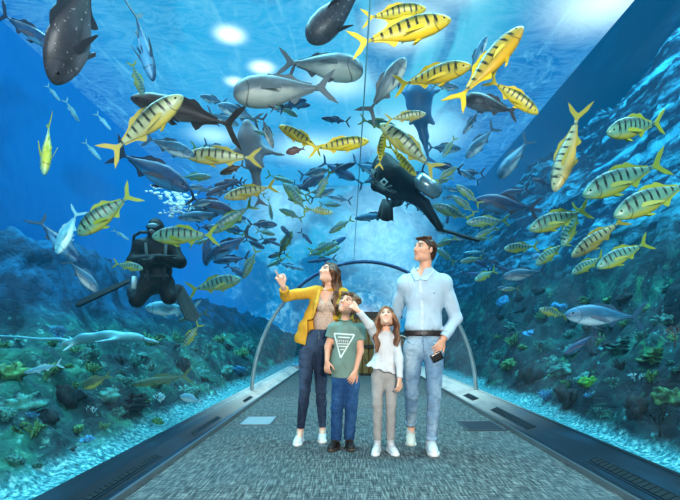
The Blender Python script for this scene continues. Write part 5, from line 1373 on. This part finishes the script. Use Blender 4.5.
    for a, kn in ((al,kl),(ar,kr)): s.plane(a+(kn-a)*.13, a-kn, .003, a-.1, a+.1)
    s.wobble(.003, 50, 1); me, _ = s.mesh('trousers', 1); link('trousers', me, cloth('trousers_grey', (172,170,168), .08, 6, 260, .85, .3, 14), root)
    for a, kn in ((al,kl),(ar,kr)): mb = MB(); mb.tube([a+V3(0,0,-.02), a+(kn-a)*.16], [.033,.031], 16); mb.build('sock', lace, root)
    for a, dx in ((al,-.22),(ar,.22)):
        g0 = a.copy(); g0[2] = 0; shoe(root, g0, V3(dx,-1,0), .78, white, solew, lace)
girl()

# ------------------------------------------------------------------ divers
wet = simple('wetsuit_black', (5,8,12), .55, 0, .2, 12, .2, .2); wetfin = simple('fin_rubber', (5,8,12), .5, spec=.2); strap = simple('harness_grey', (26,34,40), .6)
def plate_fin(parent, a, b, wa, wb, nrm_, name='swim_fin'):
    d = nrm(b-a); sd = nrm(np.cross(d, nrm_)); mb = MB()
    slab(mb, [a-sd*wa, a+sd*wa, a+(b-a)*.35+sd*wb*.8, b+sd*wb-d*.02, b+sd*wb*.3+d*.03, b-sd*wb*.3+d*.03, b-sd*wb-d*.02, a+(b-a)*.35-sd*wb*.8], tuple(nrm(nrm_)*.012), lambda p: p)
    for x in (-.5, .5): mb.tube([a+sd*wa*x, b+sd*wb*x], .014, 6)
    mb.build(name, wetfin, parent, False)
def diver_folded():
    D = 5.1; root = empty('diver', W(154,258,D)); base = W(154,258,D); T = lambda x, y, dy=0.: W(x, y, D+dy)-base
    tag(root, 'scuba diver in black wetsuit with folded arms and splayed fins facing the tunnel', 'person')
    lo, hi = bounds([T(125,215,-.3), T(192,320,.6)], .15); s = SDF(lo, hi, .009)
    hd = T(156,229,-.02); nb = T(156,238); sl, sr = T(141,247), T(171,247)
    s.ell(hd, (.085,.10,.115), k=.02); s.cone(hd, nb, .06, .08, .04)
    s.ell(T(156,254,.02), (.19,.15,.16), k=.05); s.ell(T(156,270,.02), (.17,.14,.15), k=.05); s.ell(T(156,284,.02), (.18,.14,.11), k=.05); s.cone(sl, sr, .085, .085, .05)
    for a, b, w_ in ((sl,T(133,262,-.05),T(160,258,-.26)), (sr,T(180,262,-.05),T(152,262,-.26))):
        s.cone(a, b, .075, .065, .04); s.cone(b, w_, .062, .045, .03)
    hand(s, T(160,258,-.26), V3(1,0,-.1), V3(0,-1,.1), 1.15, (.3,.3,.3,.3), 1); hand(s, T(152,262,-.26), V3(-1,0,-.1), V3(0,-1,.1), 1.15, (.3,.3,.3,.3), -1)
    for h, kn, a in ((T(149,284),T(137,300,-.12),T(127,284,.35)), (T(165,284),T(169,297,-.15),T(178,288,.3))):
        s.cone(h, kn, .10, .075, .04); s.cone(kn, a, .072, .045, .03)
    me, P = s.mesh('body'); link('body', me, wet, root)
    mb = MB(); f = hd+V3(0,-.085,.005); mb.ball(f, (.072,.035,.042), nu=16, nv=10); mk = mb.build('mask', simple('mask_black', (20,24,28), .3), root)
    mb = MB(); mb.ball(f+V3(0,-.022,.004), (.056,.016,.028), nu=16, nv=8); mb.build('mask_lens', simple('lens_blue', (70,120,140), .08), mk)
    mb = MB(); mb.ball(hd+V3(0,-.11,-.06), (.04,.035,.035)); rg = mb.build('regulator', simple('regulator', (34,38,42), .4), root)
    mb = MB(); mb.tube([hd+V3(-.03,-.11,-.06), T(141,232,-.1), T(134,236,-.05), T(133,246,0), T(140,254,.1)], .016, 8); mb.build('hose', strap, rg)
    mb = MB(); tk = T(156,258,.22); mb.tube([tk+V3(0,0,.33), tk+V3(0,0,.28), tk+V3(0,0,.2), tk+V3(0,0,-.3), tk+V3(0,0,-.34)], [.03,.05,.10,.10,.06], 18); mb.build('air_tank', simple('tank_steel', (90,104,112), .3, .7), root)
    mb = MB(); mb.box(tuple(T(132,276,-.28)), tuple(T(138,289,-.26))) if 0 else mb.tube([T(134.5,277,-.16), T(133.5,289,-.2)], [.028,.024], 8); tag(mb.build('slate', simple('tag_pale', (150,176,180), .5), root), 'pale slate clipped at the hip')
    mb = MB()
    for a, b in (((146,243,-.14),(148,280,-.16)), ((166,243,-.14),(164,280,-.16)), ((144,276,-.15),(168,276,-.15))): mb.tube([T(*a), T(*b)], .018, 8)
    mb.build('harness', strap, root)
    plate_fin(root, T(129,281,.3), T(78,304,.15), .05, .085, V3(.2,-.4,1)); plate_fin(root, T(178,286,.28), T(193,319,.1), .05, .085, V3(.6,-.8,.3))
diver_folded()
def diver_swim():
    D = 5.6; root = empty('diver', W(395,180,D)); base = W(395,180,D); T = lambda x, y, dy=0.: W(x, y, D+dy)-base
    tag(root, 'scuba diver swimming level above the man with silver tank and trailing fin', 'person')
    lo, hi = bounds([T(366,150,-.3), T(478,245,.5)], .16); s = SDF(lo, hi, .010)
    s.ell(T(384,163,.0), (.10,.11,.12), k=.03)
    s.chain([T(384,168), T(388,176), T(397,183,.05), T(408,187,.1)], [.14,.19,.17,.13], .05)
    for kn, h, a in ((T(424,204,.15),T(404,190,.08),T(440,228,.2)), (T(398,200,.3),T(400,192,.1),T(390,205,.4))): s.cone(h, kn, .10, .07, .05); s.cone(kn, a, .07, .045, .03)
    s.cone(T(380,172,-.1), T(376,186,-.15), .07, .055, .04); s.cone(T(376,186,-.15), T(385,192,-.25), .055, .04, .03)
    hand(s, T(385,192,-.25), V3(1,0,-.5), V3(0,-1,0), 1.15, (.4,.4,.4,.4), 1)
    me, P = s.mesh('body'); link('body', me, wet, root)
    mb = MB(); a, b = T(417,179,-.02), T(440,194,.05); d = b-a; mb.tube([a-d*.05, a, a+d*.08, a+d*.85, b], [.03,.07,.10,.10,.05], 18); mb.build('air_tank', simple('tank_silver', (150,168,176), .25, .7), root)
    mb = MB(); mb.ball(T(383,161,-.1), (.075,.03,.045)); mb.build('mask', simple('mask_dark', (30,60,76), .2), root)
    mb = MB(); mb.tube([T(378,166,-.1), T(372,176,-.2), T(380,190,-.2), T(392,186,-.2)], .016, 8); mb.build('hose', strap, root)
    mb = MB(); p = T(384,182,-.215); mb.add([p+V3(-.05,0,0), p+V3(0,0,-.05), p+V3(.05,0,0), p+V3(0,0,.05), p+V3(-.025,-.004,0), p+V3(0,-.004,-.025), p+V3(.025,-.004,0), p+V3(0,-.004,.025)], [(0,1,5,4),(1,2,6,5),(2,3,7,6),(3,0,4,7)]); mb.build('emblem', simple('emblem_pale', (180,200,200), .6), root, False)
    mb = MB(); mb.tube([T(372,170,-.1), T(378,186,-.2), T(396,193,-.15)], .022, 8); mb.build('harness', strap, root)
    plate_fin(root, T(387,200,.3), T(385,219,.1), .06, .10, V3(.1,-1,.1)); plate_fin(root, T(439,229,.2), T(477,240,.25), .045, .055, V3(.3,-.5,1))
diver_swim()
# ================================================================== lights
def area(name, loc, target, size, power, col, sy=None):
    d = bpy.data.lights.new(name, 'AREA'); d.energy = power; d.color = col; d.size = size
    if sy: d.shape = 'RECTANGLE'; d.size_y = sy
    o = bpy.data.objects.new(name, d); COL.objects.link(o); o.location = loc
    o.rotation_euler = (Vector(target)-Vector(loc)).to_track_quat('-Z', 'Y').to_euler(); return o
area('key_light', (.9,-1.6,2.0), (0.2,4.2,1.1), .5, 265, (1,.95,.88), .5)
area('fill_light', (-1.0,-1.2,1.7), (-.2,4.4,1.0), .6, 90, (1,.96,.9), .6)
area('tunnel_light', (.2,8.6,2.1), (.2,8.7,0), .6, 26, (1,.9,.86), 3.0)
area('tank_light_left', (-4.5,6,10.6), (-3.5,6,0), 5, 2400, (.5,.98,1), 8)
area('tank_light_right', (5.0,6,10.6), (4.2,6,0), 4, 2000, (.5,.98,1), 8)
area('tank_light_near_left', (-3.6,2.2,4.6), (-3.2,3.4,0), 1.2, 60, (.7,1,.95), 2)
area('tank_light_near_right', (4.2,2.0,5.2), (3.4,3.6,0), 1.2, 50, (.7,1,.95), 2)
